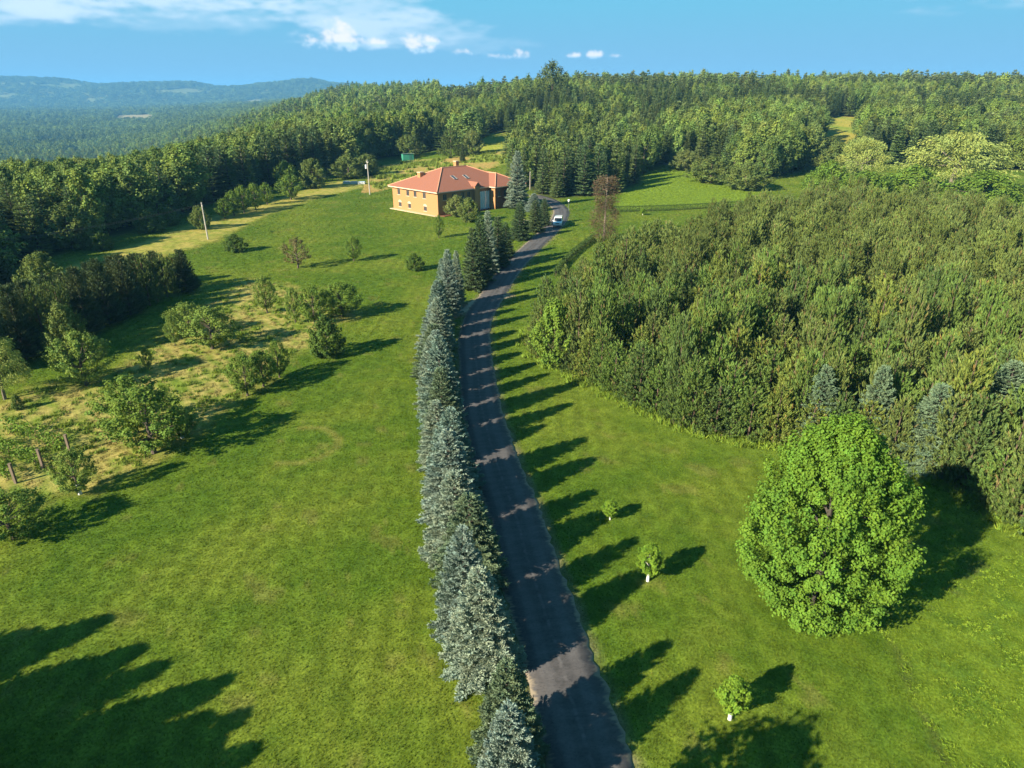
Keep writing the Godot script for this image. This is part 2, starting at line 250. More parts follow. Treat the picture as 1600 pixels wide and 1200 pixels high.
# ---------------------------------------------------------------- mesh collector
class Mesher:
	var v := PackedVector3Array()
	var c := PackedColorArray()

	func tri(a: Vector3, b: Vector3, d: Vector3, col: Color) -> void:
		v.append(a); v.append(b); v.append(d)
		c.append(col); c.append(col); c.append(col)

	func quad(a: Vector3, b: Vector3, e: Vector3, d: Vector3, col: Color) -> void:
		tri(a, b, e, col)
		tri(a, e, d, col)

	# a leaf or shoot: a folded rhombus from base along axis
	func blade(base: Vector3, axis: Vector3, side: Vector3, fold: Vector3, col: Color) -> void:
		var mid := base + axis * 0.45 + fold
		var tip := base + axis
		tri(base, mid + side, tip, col)
		tri(base, tip, mid - side, col)

	func tube(a: Vector3, b: Vector3, ra: float, rb: float, n: int, col: Color) -> void:
		var w := (b - a).normalized()
		var u := w.cross(Vector3.RIGHT if absf(w.x) < 0.8 else Vector3.UP).normalized()
		var t := w.cross(u)
		for i in n:
			var p := u * cos(TAU * i / n) + t * sin(TAU * i / n)
			var q := u * cos(TAU * (i + 1) / n) + t * sin(TAU * (i + 1) / n)
			quad(a + p * ra, a + q * ra, b + q * rb, b + p * rb, col)
			tri(b + p * rb, b + q * rb, b, col)

	func box(lo: Vector3, hi: Vector3, col := Color.WHITE) -> void:
		var p := []
		for i in 8:
			p.append(Vector3(hi.x if i & 1 else lo.x, hi.y if i & 2 else lo.y, hi.z if i & 4 else lo.z))
		for f in [[0, 2, 3, 1], [4, 5, 7, 6], [0, 4, 6, 2], [1, 3, 7, 5], [2, 6, 7, 3], [0, 1, 5, 4]]:
			quad(p[f[0]], p[f[1]], p[f[2]], p[f[3]], col)

	func mesh() -> ArrayMesh:
		var m := ArrayMesh.new()
		var a := []
		a.resize(Mesh.ARRAY_MAX)
		a[Mesh.ARRAY_VERTEX] = v
		a[Mesh.ARRAY_COLOR] = c
		m.add_surface_from_arrays(Mesh.PRIMITIVE_TRIANGLES, a)
		return m


func rand_dir() -> Vector3:
	var y := rng.randf_range(-1.0, 1.0)
	var a := rng.randf() * TAU
	var r := sqrt(1.0 - y * y)
	return Vector3(cos(a) * r, y, sin(a) * r)

func vary(c: Color, by: float) -> Color:
	var k := 1.0 + rng.randf_range(-by, by)
	var w := rng.randf_range(-by, by) * 0.5
	return Color(c.r * k * (1.0 + w), c.g * k, c.b * k * (1.0 - w))


# ---------------------------------------------------------------- materials
func foliage(tint: Color, glow := 0.5, rough := 0.65) -> StandardMaterial3D:
	var m := StandardMaterial3D.new()
	m.vertex_color_use_as_albedo = true
	m.albedo_color = tint.linear_to_srgb()
	m.roughness = rough
	m.metallic_specular = 0.2
	m.backlight_enabled = true
	m.backlight = Color(glow, glow, glow * 0.6).linear_to_srgb()
	m.cull_mode = BaseMaterial3D.CULL_DISABLED
	return m

func plain(c: Color, rough := 0.8, spec := 0.4) -> StandardMaterial3D:
	var m := StandardMaterial3D.new()
	m.albedo_color = c.linear_to_srgb()
	m.roughness = rough
	m.metallic_specular = spec
	return m

func noise_tex(seed_: int, freq: float, octaves: int, lo: Color, hi: Color, size := 512, kind := FastNoiseLite.TYPE_SIMPLEX_SMOOTH) -> NoiseTexture2D:
	var n := FastNoiseLite.new()
	n.seed = seed_
	n.noise_type = kind
	n.frequency = freq
	n.fractal_octaves = octaves
	n.fractal_gain = 0.6
	var t := NoiseTexture2D.new()
	t.noise = n
	t.width = size
	t.height = size
	t.seamless = true
	var g := Gradient.new()
	g.set_color(0, lo.linear_to_srgb())
	g.set_color(1, hi.linear_to_srgb())
	g.set_offset(0, 0.25)
	g.set_offset(1, 0.75)
	t.color_ramp = g
	return t

func grainy(c: Color, scale: float, lo: float, hi: float, seed_: int, rough := 0.85, bump := 0.0, freq := 0.02) -> StandardMaterial3D:
	var m := plain(c, rough, 0.3)
	m.albedo_texture = noise_tex(seed_, freq, 5, Color(lo, lo, lo), Color(hi, hi, hi))
	m.uv1_triplanar = true
	m.uv1_world_triplanar = true
	m.uv1_scale = Vector3(scale, scale, scale)
	if bump > 0.0:
		m.heightmap_enabled = true
		m.heightmap_scale = bump
		m.heightmap_texture = m.albedo_texture
	return m


# ---------------------------------------------------------------- tree shapes (each returns [trunk mesh, crown mesh, height, width])
func broadleaf(seed_: int, h: float, w: float, bare: float, clumps: int, per: int, leaf: float, cr: float, col: Color, low := 0.55, limbs := 10, bark := Color(0.10, 0.08, 0.06), blunt := 0.62, uneven := 1.0) -> Array:
	rng.seed = seed_
	var t := Mesher.new()
	var k := Mesher.new()
	var r0 := w * 0.028 + 0.03
	var top := Vector3(rng.randf_range(-0.03, 0.03) * w, h * 0.8, rng.randf_range(-0.03, 0.03) * w)
	var bend := Vector3(rng.randf_range(-0.03, 0.03) * w, maxf(bare, h * 0.2), rng.randf_range(-0.03, 0.03) * w)
	t.tube(Vector3(0, -0.15, 0), Vector3(0, bend.y * 0.2, 0), r0 * 1.35, r0, 8, bark)
	t.tube(Vector3(0, bend.y * 0.2, 0), bend, r0, r0 * 0.8, 8, bark)
	t.tube(bend, top, r0 * 0.8, r0 * 0.2, 7, bark)
	var ch := h - bare
	for i in clumps:
		var s := (i + rng.randf()) / clumps
		s = clampf(s, 0.03, 0.985)
		var env := pow(sin(PI * pow(s, low)), blunt) * w * 0.5
		var a := i * 2.399963 + rng.randf_range(-0.5, 0.5)
		env *= 1.0 + uneven * (0.11 * sin(3.0 * a + s * 9.0 + seed_) + 0.08 * sin(5.0 * a - s * 14.0))
		var size := cr * rng.randf_range(0.7, 1.25)
		var rr: float = maxf(0.0, env * sqrt(rng.randf_range(0.25, 1.0)) - size * 0.55)
		if i % 3 != 0:
			rr = maxf(0.0, env * rng.randf_range(0.86, 1.05) - size * 0.6)
		var c := Vector3(cos(a) * rr, bare + ch * s - size * 0.2 * s, sin(a) * rr)
		c.y = minf(c.y, h - size * 0.75)
		c.y = maxf(c.y, size * 0.5 + bare * 0.7)
		var out := Vector3(c.x, (c.y - (bare + ch * 0.45)) * 0.7, c.z).normalized()
		var tone := vary(col, 0.15)
		for j in per:
			var dir := rand_dir()
			if dir.dot(out) < -0.25 and rng.randf() < 0.75:
				dir = -dir
			var shoot := (out + Vector3.UP * 0.8).normalized()
			var p := c + (dir * 0.72 + shoot * dir.dot(shoot) * 0.75) * size * (rng.randf_range(0.35, 1.1) if j % 4 else rng.randf_range(0.9, 1.35))
			var n := (dir * 0.7 + Vector3.UP * 0.35 + rand_dir() * 0.55).normalized()
			var ax := n.cross(rand_dir()).normalized()
			if ax.y > 0.2:
				ax = -ax
			var l := leaf * rng.randf_range(0.7, 1.25)
			var sd := n.cross(ax) * l * 0.42
			k.blade(p - ax * l * 0.5, ax * l, sd, n * l * 0.12, vary(tone, 0.16))
		if i % maxi(1, int(clumps / limbs)) == 0:
			var from := bend.lerp(top, clampf((c.y - bend.y) / maxf(0.1, top.y - bend.y) * 0.6 - 0.05, 0.0, 0.95))
			t.tube(from, from.lerp(c, 0.55) + Vector3.UP * 0.08 * rr, r0 * 0.34, r0 * 0.2, 5, bark)
			t.tube(from.lerp(c, 0.55) + Vector3.UP * 0.08 * rr, c, r0 * 0.2, r0 * 0.06, 5, bark)
	return [t.mesh(), k.mesh(), h, w]


func spruce(seed_: int, h: float, w: float, whorls: int, twig: float, subs: int, col: Color, lift := 0.0) -> Array:
	rng.seed = seed_
	var t := Mesher.new()
	var k := Mesher.new()
	var bark := Color(0.09, 0.075, 0.06)
	t.tube(Vector3(0, -0.15, 0), Vector3(0, h * 0.5, 0), h * 0.016, h * 0.010, 7, bark)
	t.tube(Vector3(0, h * 0.5, 0), Vector3(0, h * 0.97, 0), h * 0.010, h * 0.002, 6, bark)
	for i in whorls:
		var s := (i + rng.randf_range(0.1, 0.9)) / whorls
		var y := h * (0.035 + 0.945 * s)
		var reach := w * 0.5 * (pow(1.0 - s, 0.82) * 0.95 + 0.05)
		var count := int(lerpf(10.0, 4.0, s))
		var spin := rng.randf() * TAU
		for b in count:
			var r := reach * rng.randf_range(0.80, 1.10)
			var a := spin + TAU * b / count + rng.randf_range(-0.25, 0.25)
			var o := Vector3(cos(a), 0, sin(a))
			var side := Vector3(-sin(a), 0, cos(a))
			var rise := tan(deg_to_rad(lerpf(-12.0, 48.0, pow(s, 1.3)) + rng.randf_range(-6, 6) + lift))
			var base := Vector3(0, y, 0)
			t.tube(base, base + (o + Vector3.UP * rise) * r * 0.8, h * 0.003, h * 0.001, 3, bark)
			var n := int(r / (twig * 0.42)) + 2
			var shoot := vary(col, 0.12)
			for j in n:
				var q := lerpf(0.22, 1.0, (j + rng.randf() * 0.6) / n)
				var p := base + o * r * q + Vector3.UP * (rise * r * q + 0.16 * r * q * q)
				var shade := vary(shoot, 0.06)
				for sg in [-1.0, 1.0, 0.0]:
					var ln: float = twig * rng.randf_range(0.75, 1.2) + (r * (1.0 - q) * 0.42 if sg != 0.0 else 0.0)
					var ax: Vector3 = (o * rng.randf_range(0.6, 1.0) + side * sg * 0.9 + Vector3.UP * (rng.randf_range(0.05, 0.45) if sg != 0.0 else rng.randf_range(0.45, 1.0))).normalized() * ln
					var wd := twig * 0.20
					var up := ax.cross(side if sg == 0.0 else o).normalized()
					k.blade(p, ax, up.cross(ax).normalized() * wd, up * wd * 0.4, vary(shade, 0.09))
					for u in subs:
						var f := rng.randf_range(0.25, 0.85)
						var sx := (ax.normalized() + rand_dir() * 0.75 + Vector3.UP * 0.25).normalized() * twig * rng.randf_range(0.55, 0.95)
						k.blade(p + ax * f, sx, sx.cross(rand_dir()).normalized() * wd * 0.8, Vector3.UP * wd * 0.3, vary(shade, 0.10))
	for u in 8:
		var sx := (Vector3.UP * 1.6 + rand_dir()).normalized() * twig * 1.4
		k.blade(Vector3(0, h * 0.955, 0), sx, sx.cross(rand_dir()).normalized() * twig * 0.16, Vector3.ZERO, vary(col, 0.1))
	return [t.mesh(), k.mesh(), h, w]


func pine(seed_: int, h: float, w: float, whorls: int, needle: float, blades: int, col: Color, dead: Color) -> Array:
	rng.seed = seed_
	var t := Mesher.new()
	var k := Mesher.new()
	var bark := Color(0.11, 0.08, 0.055)
	t.tube(Vector3(0, -0.15, 0), Vector3(0, h * 0.9, 0), h * 0.013, h * 0.004, 6, bark)
	for i in whorls:
		var s := (i + rng.randf_range(0.2, 0.8)) / whorls
		var y := h * (0.02 + 0.84 * s)
		var reach := w * 0.5 * (pow(1.0 - s, 0.62) * 0.92 + 0.06)
		var count := int(lerpf(9.0, 4.5, s))
		var spin := rng.randf() * TAU
		for b in count:
			var r := reach * rng.randf_range(0.7, 1.15)
			var a := spin + TAU * b / count + rng.randf_range(-0.3, 0.3)
			var o := Vector3(cos(a), 0, sin(a))
			var rise := tan(deg_to_rad(lerpf(6.0, 50.0, s) + rng.randf_range(-10, 10)))
			var base := Vector3(0, y, 0)
			var n := int(r / (needle * 0.75)) + 1
			for j in n:
				var q := lerpf(0.40, 1.0, (j + rng.randf() * 0.7) / n)
				var p := base + o * r * q + Vector3.UP * (rise * r * q * 0.8 + 0.2 * r * q * q)
				p += rand_dir() * needle * 0.5
				var ax := (Vector3.UP * rng.randf_range(0.9, 1.4) + o * rng.randf_range(0.0, 0.7) + rand_dir() * 0.25).normalized()
				var shade := vary(dead if rng.randf() < 0.05 else col, 0.16)
				var u := ax.cross(rand_dir()).normalized()
				var v := ax.cross(u)
				var long := needle * rng.randf_range(1.0, 1.7)
				for m in blades:
					var an := m * 2.4 + rng.randf() * 0.5
					var f := float(m) / blades
					var dir := (ax * 1.15 + (u * cos(an) + v * sin(an)) * rng.randf_range(0.3, 0.75) * (1.1 - f)).normalized() * needle * rng.randf_range(0.7, 1.05)
					k.blade(p + ax * long * f * 0.75, dir, dir.cross(ax + rand_dir() * 0.3).normalized() * needle * 0.12, Vector3.ZERO, vary(shade, 0.12))
	return [t.mesh(), k.mesh(), h, w]


# a bare withered tree: trunk and fine brown twigs
func withered(seed_: int) -> Array:
	rng.seed = seed_
	var t := Mesher.new()
	var k := Mesher.new()
	var h := 12.0
	t.tube(Vector3(0, -0.2, 0), Vector3(0.1, h, 0), 0.16, 0.03, 7, Color(0.22, 0.18, 0.14))
	for i in 900:
		var s := rng.randf()
		var y := h * (0.05 + 0.95 * s)
		var r := (1.9 if s > 0.52 else 2.3) * (0.55 + 0.45 * sin(PI * fposmod(s * 1.9, 1.0))) * rng.randf_range(0.35, 1.0)
		var a := rng.randf() * TAU
		var dir := Vector3(cos(a), rng.randf_range(-0.1, 0.5), sin(a)).normalized()
		var p := Vector3(0, y, 0) + dir * r
		if i % 6 == 0:
			t.tube(Vector3(0, y, 0), p, 0.03, 0.01, 3, Color(0.16, 0.12, 0.09))
		for j in 9:
			var ax := (dir + rand_dir() * 0.9).normalized() * rng.randf_range(0.2, 0.45)
			k.blade(p + rand_dir() * 0.3, ax, ax.cross(rand_dir()).normalized() * 0.035, Vector3.ZERO, vary(Color(0.125, 0.085, 0.05) if rng.randf() < 0.8 else Color(0.10, 0.11, 0.04), 0.2))
	return [t.mesh(), k.mesh(), h, 4.0]


# drooping strands
func willow(seed_: int) -> Array:
	rng.seed = seed_
	var t := Mesher.new()
	var k := Mesher.new()
	var h := 10.0
	var bark := Color(0.14, 0.12, 0.09)
	t.tube(Vector3(0, -0.2, 0), Vector3(0.2, h * 0.5, 0), 0.32, 0.2, 8, bark)
	for i in 70:
		var s := (i + rng.randf()) / 70.0
		var a := i * 2.4 + rng.randf()
		var r := 4.6 * sqrt(1.0 - pow(s, 2.4)) * (rng.randf_range(0.75, 1.0) if i % 3 else rng.randf_range(0.1, 0.7))
		var c := Vector3(cos(a) * r, h * (0.25 + 0.68 * s), sin(a) * r)
		if i % 7 == 0:
			t.tube(Vector3(0.2, h * 0.45, 0), c, 0.12, 0.03, 5, bark)
		var tone := vary(Color(0.25, 0.295, 0.075), 0.12)
		for j in 120:
			var p := c + rand_dir() * Vector3(1.0, 0.75, 1.0) * rng.randf_range(0.5, 1.15)
			var out := Vector3(p.x, 0, p.z).normalized()
			var ax := (Vector3.DOWN * rng.randf_range(0.2, 1.0) + out * 0.5 + rand_dir() * 0.5).normalized() * rng.randf_range(0.22, 0.5)
			k.blade(p, ax, ax.cross(rand_dir()).normalized() * 0.06, Vector3.ZERO, vary(tone, 0.15))
	return [t.mesh(), k.mesh(), h, 10.4]


func place(called: String, proto: Array, mat: Material, x: float, d: float, h: float, w: float, label: String, category: String, group := "", bark: Material = null) -> Node3D:
	var o := thing(called, label, category, group)
	o.position = on(x, d)
	o.rotation.y = rng.randf() * TAU
	o.scale = Vector3(w / proto[3], h / proto[2], w / proto[3])
	part("trunk", proto[0], bark if bark else mats.bark, o)
	part("crown", proto[1], mat, o)
	return o


func scatter(called: String, mesh: Mesh, mat: Material, spots: Array, label: String, category: String, parent: Node = null) -> MultiMeshInstance3D:
	var mm := MultiMesh.new()
	mm.transform_format = MultiMesh.TRANSFORM_3D
	mm.use_colors = true
	mm.mesh = mesh
	mm.instance_count = spots.size()
	for i in spots.size():
		mm.set_instance_transform(i, spots[i][0])
		mm.set_instance_color(i, spots[i][1])
	var o := MultiMeshInstance3D.new()
	o.name = numbered(called) if parent == null else called
	o.multimesh = mm
	o.material_override = mat
	tag(o, label, category, "", "stuff")
	if parent:
		parent.add_child(o, true)
	else:
		add_child(o)
	return o


# ---------------------------------------------------------------- _ready
func _ready() -> void:
	patchy.seed = 11
	patchy.frequency = 0.05
	patchy.fractal_octaves = 4
	fine.seed = 5
	fine.frequency = 0.35
	fine.fractal_octaves = 3

	# camera
	var cam := Camera3D.new()
	cam.name = "camera"
	add_child(cam)
	cam.position = Vector3(0, 28, 0)
	cam.rotation_degrees = Vector3(-23.398, 0, 0)
	cam.fov = 59.963
	cam.near = 0.5
	cam.far = 15000
	cam.current = true

	# sky, haze and exposure
	var env := Environment.new()
	env.background_mode = Environment.BG_SKY
	env.sky = Sky.new()
	env.sky.sky_material = make_sky()
	env.tonemap_mode = Environment.TONE_MAPPER_LINEAR
	env.tonemap_exposure = 2.95
	env.sdfgi_enabled = true
	env.ssao_enabled = true
	env.ssil_enabled = true
	env.fog_enabled = true
	env.fog_density = 0.00012
	env.fog_light_color = Color(0.47, 0.77, 1.0)
	var we := WorldEnvironment.new()
	we.name = "world_environment"
	we.environment = env
	add_child(we)

	# sun: low, from behind the camera on the left
	var sun := DirectionalLight3D.new()
	sun.name = "sun"
	sun.light_energy = 1.6
	sun.light_color = Color(1.0, 0.955, 0.87)
	sun.light_angular_distance = 0.5
	sun.shadow_enabled = true
	add_child(sun)
	var e := deg_to_rad(SUN_HEIGHT)
	var dir := Vector3(SUN_RIGHT * cos(e), -sin(e), -SUN_AHEAD * cos(e))
	sun.basis = Basis.looking_at(dir, Vector3.UP)

	mats.bark = foliage(Color.WHITE, 0.0, 0.9)
	mats.bark.backlight_enabled = false

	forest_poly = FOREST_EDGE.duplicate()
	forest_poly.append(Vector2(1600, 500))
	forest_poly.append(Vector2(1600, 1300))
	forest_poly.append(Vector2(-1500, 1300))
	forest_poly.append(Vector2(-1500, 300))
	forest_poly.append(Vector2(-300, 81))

	make_ground()
	make_road()
	make_house()
	make_shapes()
	make_row()
	make_singles()
	make_pines()
	make_forest()
	make_far_woods()
	make_hedges()
	make_field_plants()
	make_grass()
	make_poles()
	make_van()
	make_small_things()


func make_sky() -> PanoramaSkyMaterial:
	var w := 4096
	var h := 2048
	var top := Color(0.02, 0.085, 0.16)
	var mid := Color(0.055, 0.20, 0.275)
	var low := Color(0.082, 0.165, 0.25)
	# base: smooth fade from zenith to horizon
	var small := Image.create(4, h, false, Image.FORMAT_RGBF)
	for y in h:
		var el := 90.0 - 180.0 * (y + 0.5) / h
		var c := low.lerp(mid, ss(0, 9, el)).lerp(top, ss(8, 45, el)) if el > 0 else Color(0.07, 0.12, 0.06)
		for x in 4:
			small.set_pixel(x, y, c)
	var im := Image.create(w, h, false, Image.FORMAT_RGBF)
	im.copy_from(small)
	im.resize(w, h, Image.INTERPOLATE_NEAREST)
	var big := FastNoiseLite.new()
	big.seed = 21
	big.frequency = 1.0
	big.fractal_octaves = 5
	var veil := Color(0.265, 0.325, 0.375)
	var white := Color(0.40, 0.375, 0.37)
	# puffs: azimuth, elevation of the flat base, half width, height in degrees
	var puffs := []
	rng.seed = 77
	for q in [[-13.2, 3.55, 2.3, 1.5], [-10.6, 3.5, 1.3, 0.7], [-7.2, 3.2, 1.3, 1.1], [-6.2, 3.7, 0.8, 0.5], [-3.6, 3.0, 1.0, 0.35], [0.3, 2.8, 1.0, 0.55], [-0.9, 2.75, 1.0, 0.3], [6.3, 2.8, 0.8, 0.45], [4.9, 2.8, 0.7, 0.3], [7.9, 2.8, 0.6, 0.2], [37.0, 2.6, 0.8, 0.25]]:
		puffs.append(q)
	for i in 60:
		var az := rng.randf_range(45, 315)
		puffs.append([az if az < 180 else az - 360.0, rng.randf_range(2.4, 4.5), rng.randf_range(0.6, 2.4), rng.randf_range(0.4, 1.5)])
	# thin veils: azimuth, elevation, half width, half height in degrees, thickness
	var veils := [[-29.0, 7.2, 16.0, 2.8, 0.8], [-36.0, 6.2, 10.0, 2.4, 0.6], [-11.5, 6.0, 6.5, 2.6, 0.6], [-9.0, 4.6, 8.0, 1.4, 0.5], [-3.0, 3.8, 5.0, 0.8, 0.2], [-14.0, 8.3, 2.0, 0.8, 0.6], [-24.0, 5.2, 9.0, 1.4, 0.25]]
	for i in 40:
		veils.append([rng.randf_range(30, 325), rng.randf_range(4, 30), rng.randf_range(5, 14), rng.randf_range(1.0, 3.5), rng.randf_range(0.25, 0.7)])
	for q in veils:
		for y in range(int((90.0 - q[1] - q[3] * 1.4) / 180.0 * h), mini(h / 2, int((90.0 - q[1] + q[3] * 1.4) / 180.0 * h))):
			var el := 90.0 - 180.0 * (y + 0.5) / h
			for xx in range(int(floor((q[0] - q[2] * 1.4) / 360.0 * w)), int(floor((q[0] + q[2] * 1.4) / 360.0 * w))):
				var x := posmod(xx, w)
				var az := (xx + 0.5) / w * 360.0
				var u: float = (az - q[0]) / q[2]
				var v: float = (el - q[1]) / q[3]
				var n := big.get_noise_3d(az * 0.16, el * 0.7, 20.0) + 0.5 * big.get_noise_3d(az * 0.5, el * 2.0, 30.0)
				var a: float = ss(0.0, 0.9, 1.05 - u * u - v * v + n * 0.9) * q[4]
				if a > 0.01:
					im.set_pixel(x, y, im.get_pixel(x, y).lerp(veil, a))
	for q in puffs:
		var x0 := int(floor((q[0] - q[2] * 1.6) / 360.0 * w))
		var x1 := int(floor((q[0] + q[2] * 1.6) / 360.0 * w))
		for y in range(int((90.0 - q[1] - q[3] * 2.2) / 180.0 * h), int((90.0 - q[1] + 0.8) / 180.0 * h)):
			var el := 90.0 - 180.0 * (y + 0.5) / h
			for xx in range(x0, x1):
				var x := posmod(xx, w)
				var az := (xx + 0.5) / w * 360.0
				var u: float = (az - q[0]) / q[2]
				var v: float = (el - q[1]) / q[3]
				var n := big.get_noise_3d(az * 0.6, el * 0.9, 3.0) + 0.4 * big.get_noise_3d(az * 2.1, el * 2.8, 9.0) + 0.3 * big.get_noise_3d(az * 6.0, el * 8.0, 15.0)
				var body := 0.95 - u * u - (v * v * 0.9 if v > 0.0 else v * v * 9.0) + n * 1.35
				var a := ss(0.0, 1.25, body) * 0.95
				if a > 0.01:
					im.set_pixel(x, y, im.get_pixel(x, y).lerp(white if v > 0.1 else veil, a))
	var m := PanoramaSkyMaterial.new()
	m.panorama = ImageTexture.create_from_image(im)
	return m


# ---------------------------------------------------------------- ground
func axis(points: Array) -> PackedFloat32Array:
	# points: [[position, step], ...]: walks from the first to the last, the step fading between them
	var out := PackedFloat32Array()
	var x: float = points[0][0]
	while x < points[-1][0]:
		out.append(x)
		var step: float = points[-1][1]
		for i in points.size() - 1:
			if x < points[i + 1][0]:
				step = lerpf(points[i][1], points[i + 1][1], clampf((x - points[i][0]) / (points[i + 1][0] - points[i][0]), 0, 1))
				break
		x += step
	out.append(points[-1][0])
	return out

func ground_colour(x: float, d: float) -> Color:
	var p := Vector2(x, d)
	var n := patchy.get_noise_2d(x, d)
	var n2 := patchy.get_noise_2d(x * 4.0 + 90.0, d * 4.0)
	var n3 := fine.get_noise_2d(x, d)
	var lawn := Color(0.120, 0.186, 0.018)
	lawn = lawn.lerp(Color(0.182, 0.226, 0.027), clampf(0.35 + n * 1.1 + n2 * 0.5, 0.0, 1.0))
	lawn = lawn.lerp(Color(0.080, 0.148, 0.013), clampf(n3 * 0.8 - n * 0.5 + 0.05, 0.0, 0.6))
	if d > 900.0:
		for fd in FIELDS:
			if depth_in(p, fd) > -20.0:
				return Color(0.42, 0.33, 0.17)
	if d > 400 or d < -60 or absf(x) > 420:
		return Color(0.15, 0.19, 0.05).lerp(Color(0.27, 0.26, 0.10), clampf(0.4 + n, 0, 1)) if d > 1250.0 else Color(0.07, 0.10, 0.03)
	# mowing passes follow the driveway
	var run := x + 2.0 * sin(d * 0.035)
	var pass_ := sin(run * TAU / 1.7 + n2 * 0.7) * clampf(0.6 + n * 1.5, 0.15, 1.0)
	lawn = lawn * (1.0 + 0.10 * pass_)
	if n2 + n3 * 0.6 > 0.52:
		lawn = lawn.lerp(Color(0.27, 0.23, 0.07), 0.35)
	var c := lawn
	if x > 10.0 and d < 45.0:
		var k := depth_in(p + Vector2(n2, n3) * 0.5, CLOVER)
		if k > -1.0:
			c = c.lerp(Color(0.165, 0.235, 0.022).lerp(Color(0.115, 0.19, 0.02), clampf(0.3 + n3 * 1.4, 0, 1)), ss(-0.3, 0.5, k))
			var rut := absf(k - 0.3)
			c = c.lerp(Color(0.10, 0.085, 0.04), 0.5 * (1.0 - ss(0.05, 0.35, rut)) * clampf(0.4 + n3 * 1.5, 0, 1))
	if x < -8.0 and d < 140.0:
		var k := depth_in(p + Vector2(n2, n3) * 1.2, HAY)
		if k > -2.5:
			var rows := sin((x * 0.75 + d * 0.66) * TAU / 1.6 + n2 * 2.0)
			var hay := Color(0.46, 0.37, 0.115).lerp(Color(0.19, 0.25, 0.035), clampf(0.40 + n2 * 0.8 + n3 * 0.7 + rows * 0.35, 0.0, 1.0))
			c = c.lerp(hay, ss(-2.0, 1.0, k))
	if x < -30.0 and d > 80.0:
		var k := depth_in(p + Vector2(n2, n3) * 1.5, STRIP)
		if k > -3.0:
			c = c.lerp(Color(0.46, 0.37, 0.10).lerp(Color(0.30, 0.31, 0.055), clampf(0.4 + n2 * 1.2 + n3, 0, 1)), ss(-2.0, 2.0, k))
	if d > 190.0 and x < 10.0 and x > -80.0:
		if depth_in(p, GARDEN) > -2.0:
			c = c.lerp(Color(0.52, 0.34, 0.12).lerp(Color(0.27, 0.32, 0.06), clampf(0.5 + n * 1.6 + n2 * 0.6, 0, 1)), 0.9)
		if depth_in(p, MEADOW_A) > -2.0:
			c = Color(0.40, 0.38, 0.06).lerp(Color(0.28, 0.33, 0.05), clampf(0.4 + n2, 0, 1))
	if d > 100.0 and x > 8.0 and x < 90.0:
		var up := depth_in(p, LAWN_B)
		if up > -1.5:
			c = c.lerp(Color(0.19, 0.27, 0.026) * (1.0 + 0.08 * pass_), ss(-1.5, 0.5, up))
	if d > 190.0 and x > 90.0:
		if depth_in(p, MEADOW_B) > -3.0:
			c = Color(0.46, 0.38, 0.08).lerp(Color(0.25, 0.32, 0.05), clampf(0.4 + n * 1.5, 0, 1))
			return c
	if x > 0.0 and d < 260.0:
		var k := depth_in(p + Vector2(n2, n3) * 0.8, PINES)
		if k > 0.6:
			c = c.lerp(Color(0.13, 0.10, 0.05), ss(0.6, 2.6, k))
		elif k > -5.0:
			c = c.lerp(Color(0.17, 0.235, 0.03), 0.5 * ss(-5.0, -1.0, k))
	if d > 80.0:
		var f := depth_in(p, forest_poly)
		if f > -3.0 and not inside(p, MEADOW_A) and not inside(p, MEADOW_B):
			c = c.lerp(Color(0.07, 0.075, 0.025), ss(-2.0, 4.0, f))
	if absf(x) < 40.0 and d < 200.0:
		var r := line_distance(p, ROAD)
		if r < 3.2:
			c = c.lerp(Color(0.24, 0.20, 0.12), (1.0 - ss(1.9, 2.7, r)) * clampf(0.75 + n3, 0.2, 1.0))
		var s := line_distance(p, SUNLIT_STRIP)
		if s < 2.0:
			c = c.lerp(Color(0.36, 0.28, 0.19), 1.0 - ss(1.0, 1.8, s))  # sunlight on the strip put into the ground colour
	# worn ring left by a turning mower
	var ring := absf(p.distance_to(Vector2(-18.6, 51.3)) - 3.3 - n2 * 0.4)
	if ring < 0.6 and p.x > -19.6:
		c = c.lerp(Color(0.27, 0.25, 0.06), 0.7 * (1.0 - ss(0.15, 0.6, ring)))
	return c

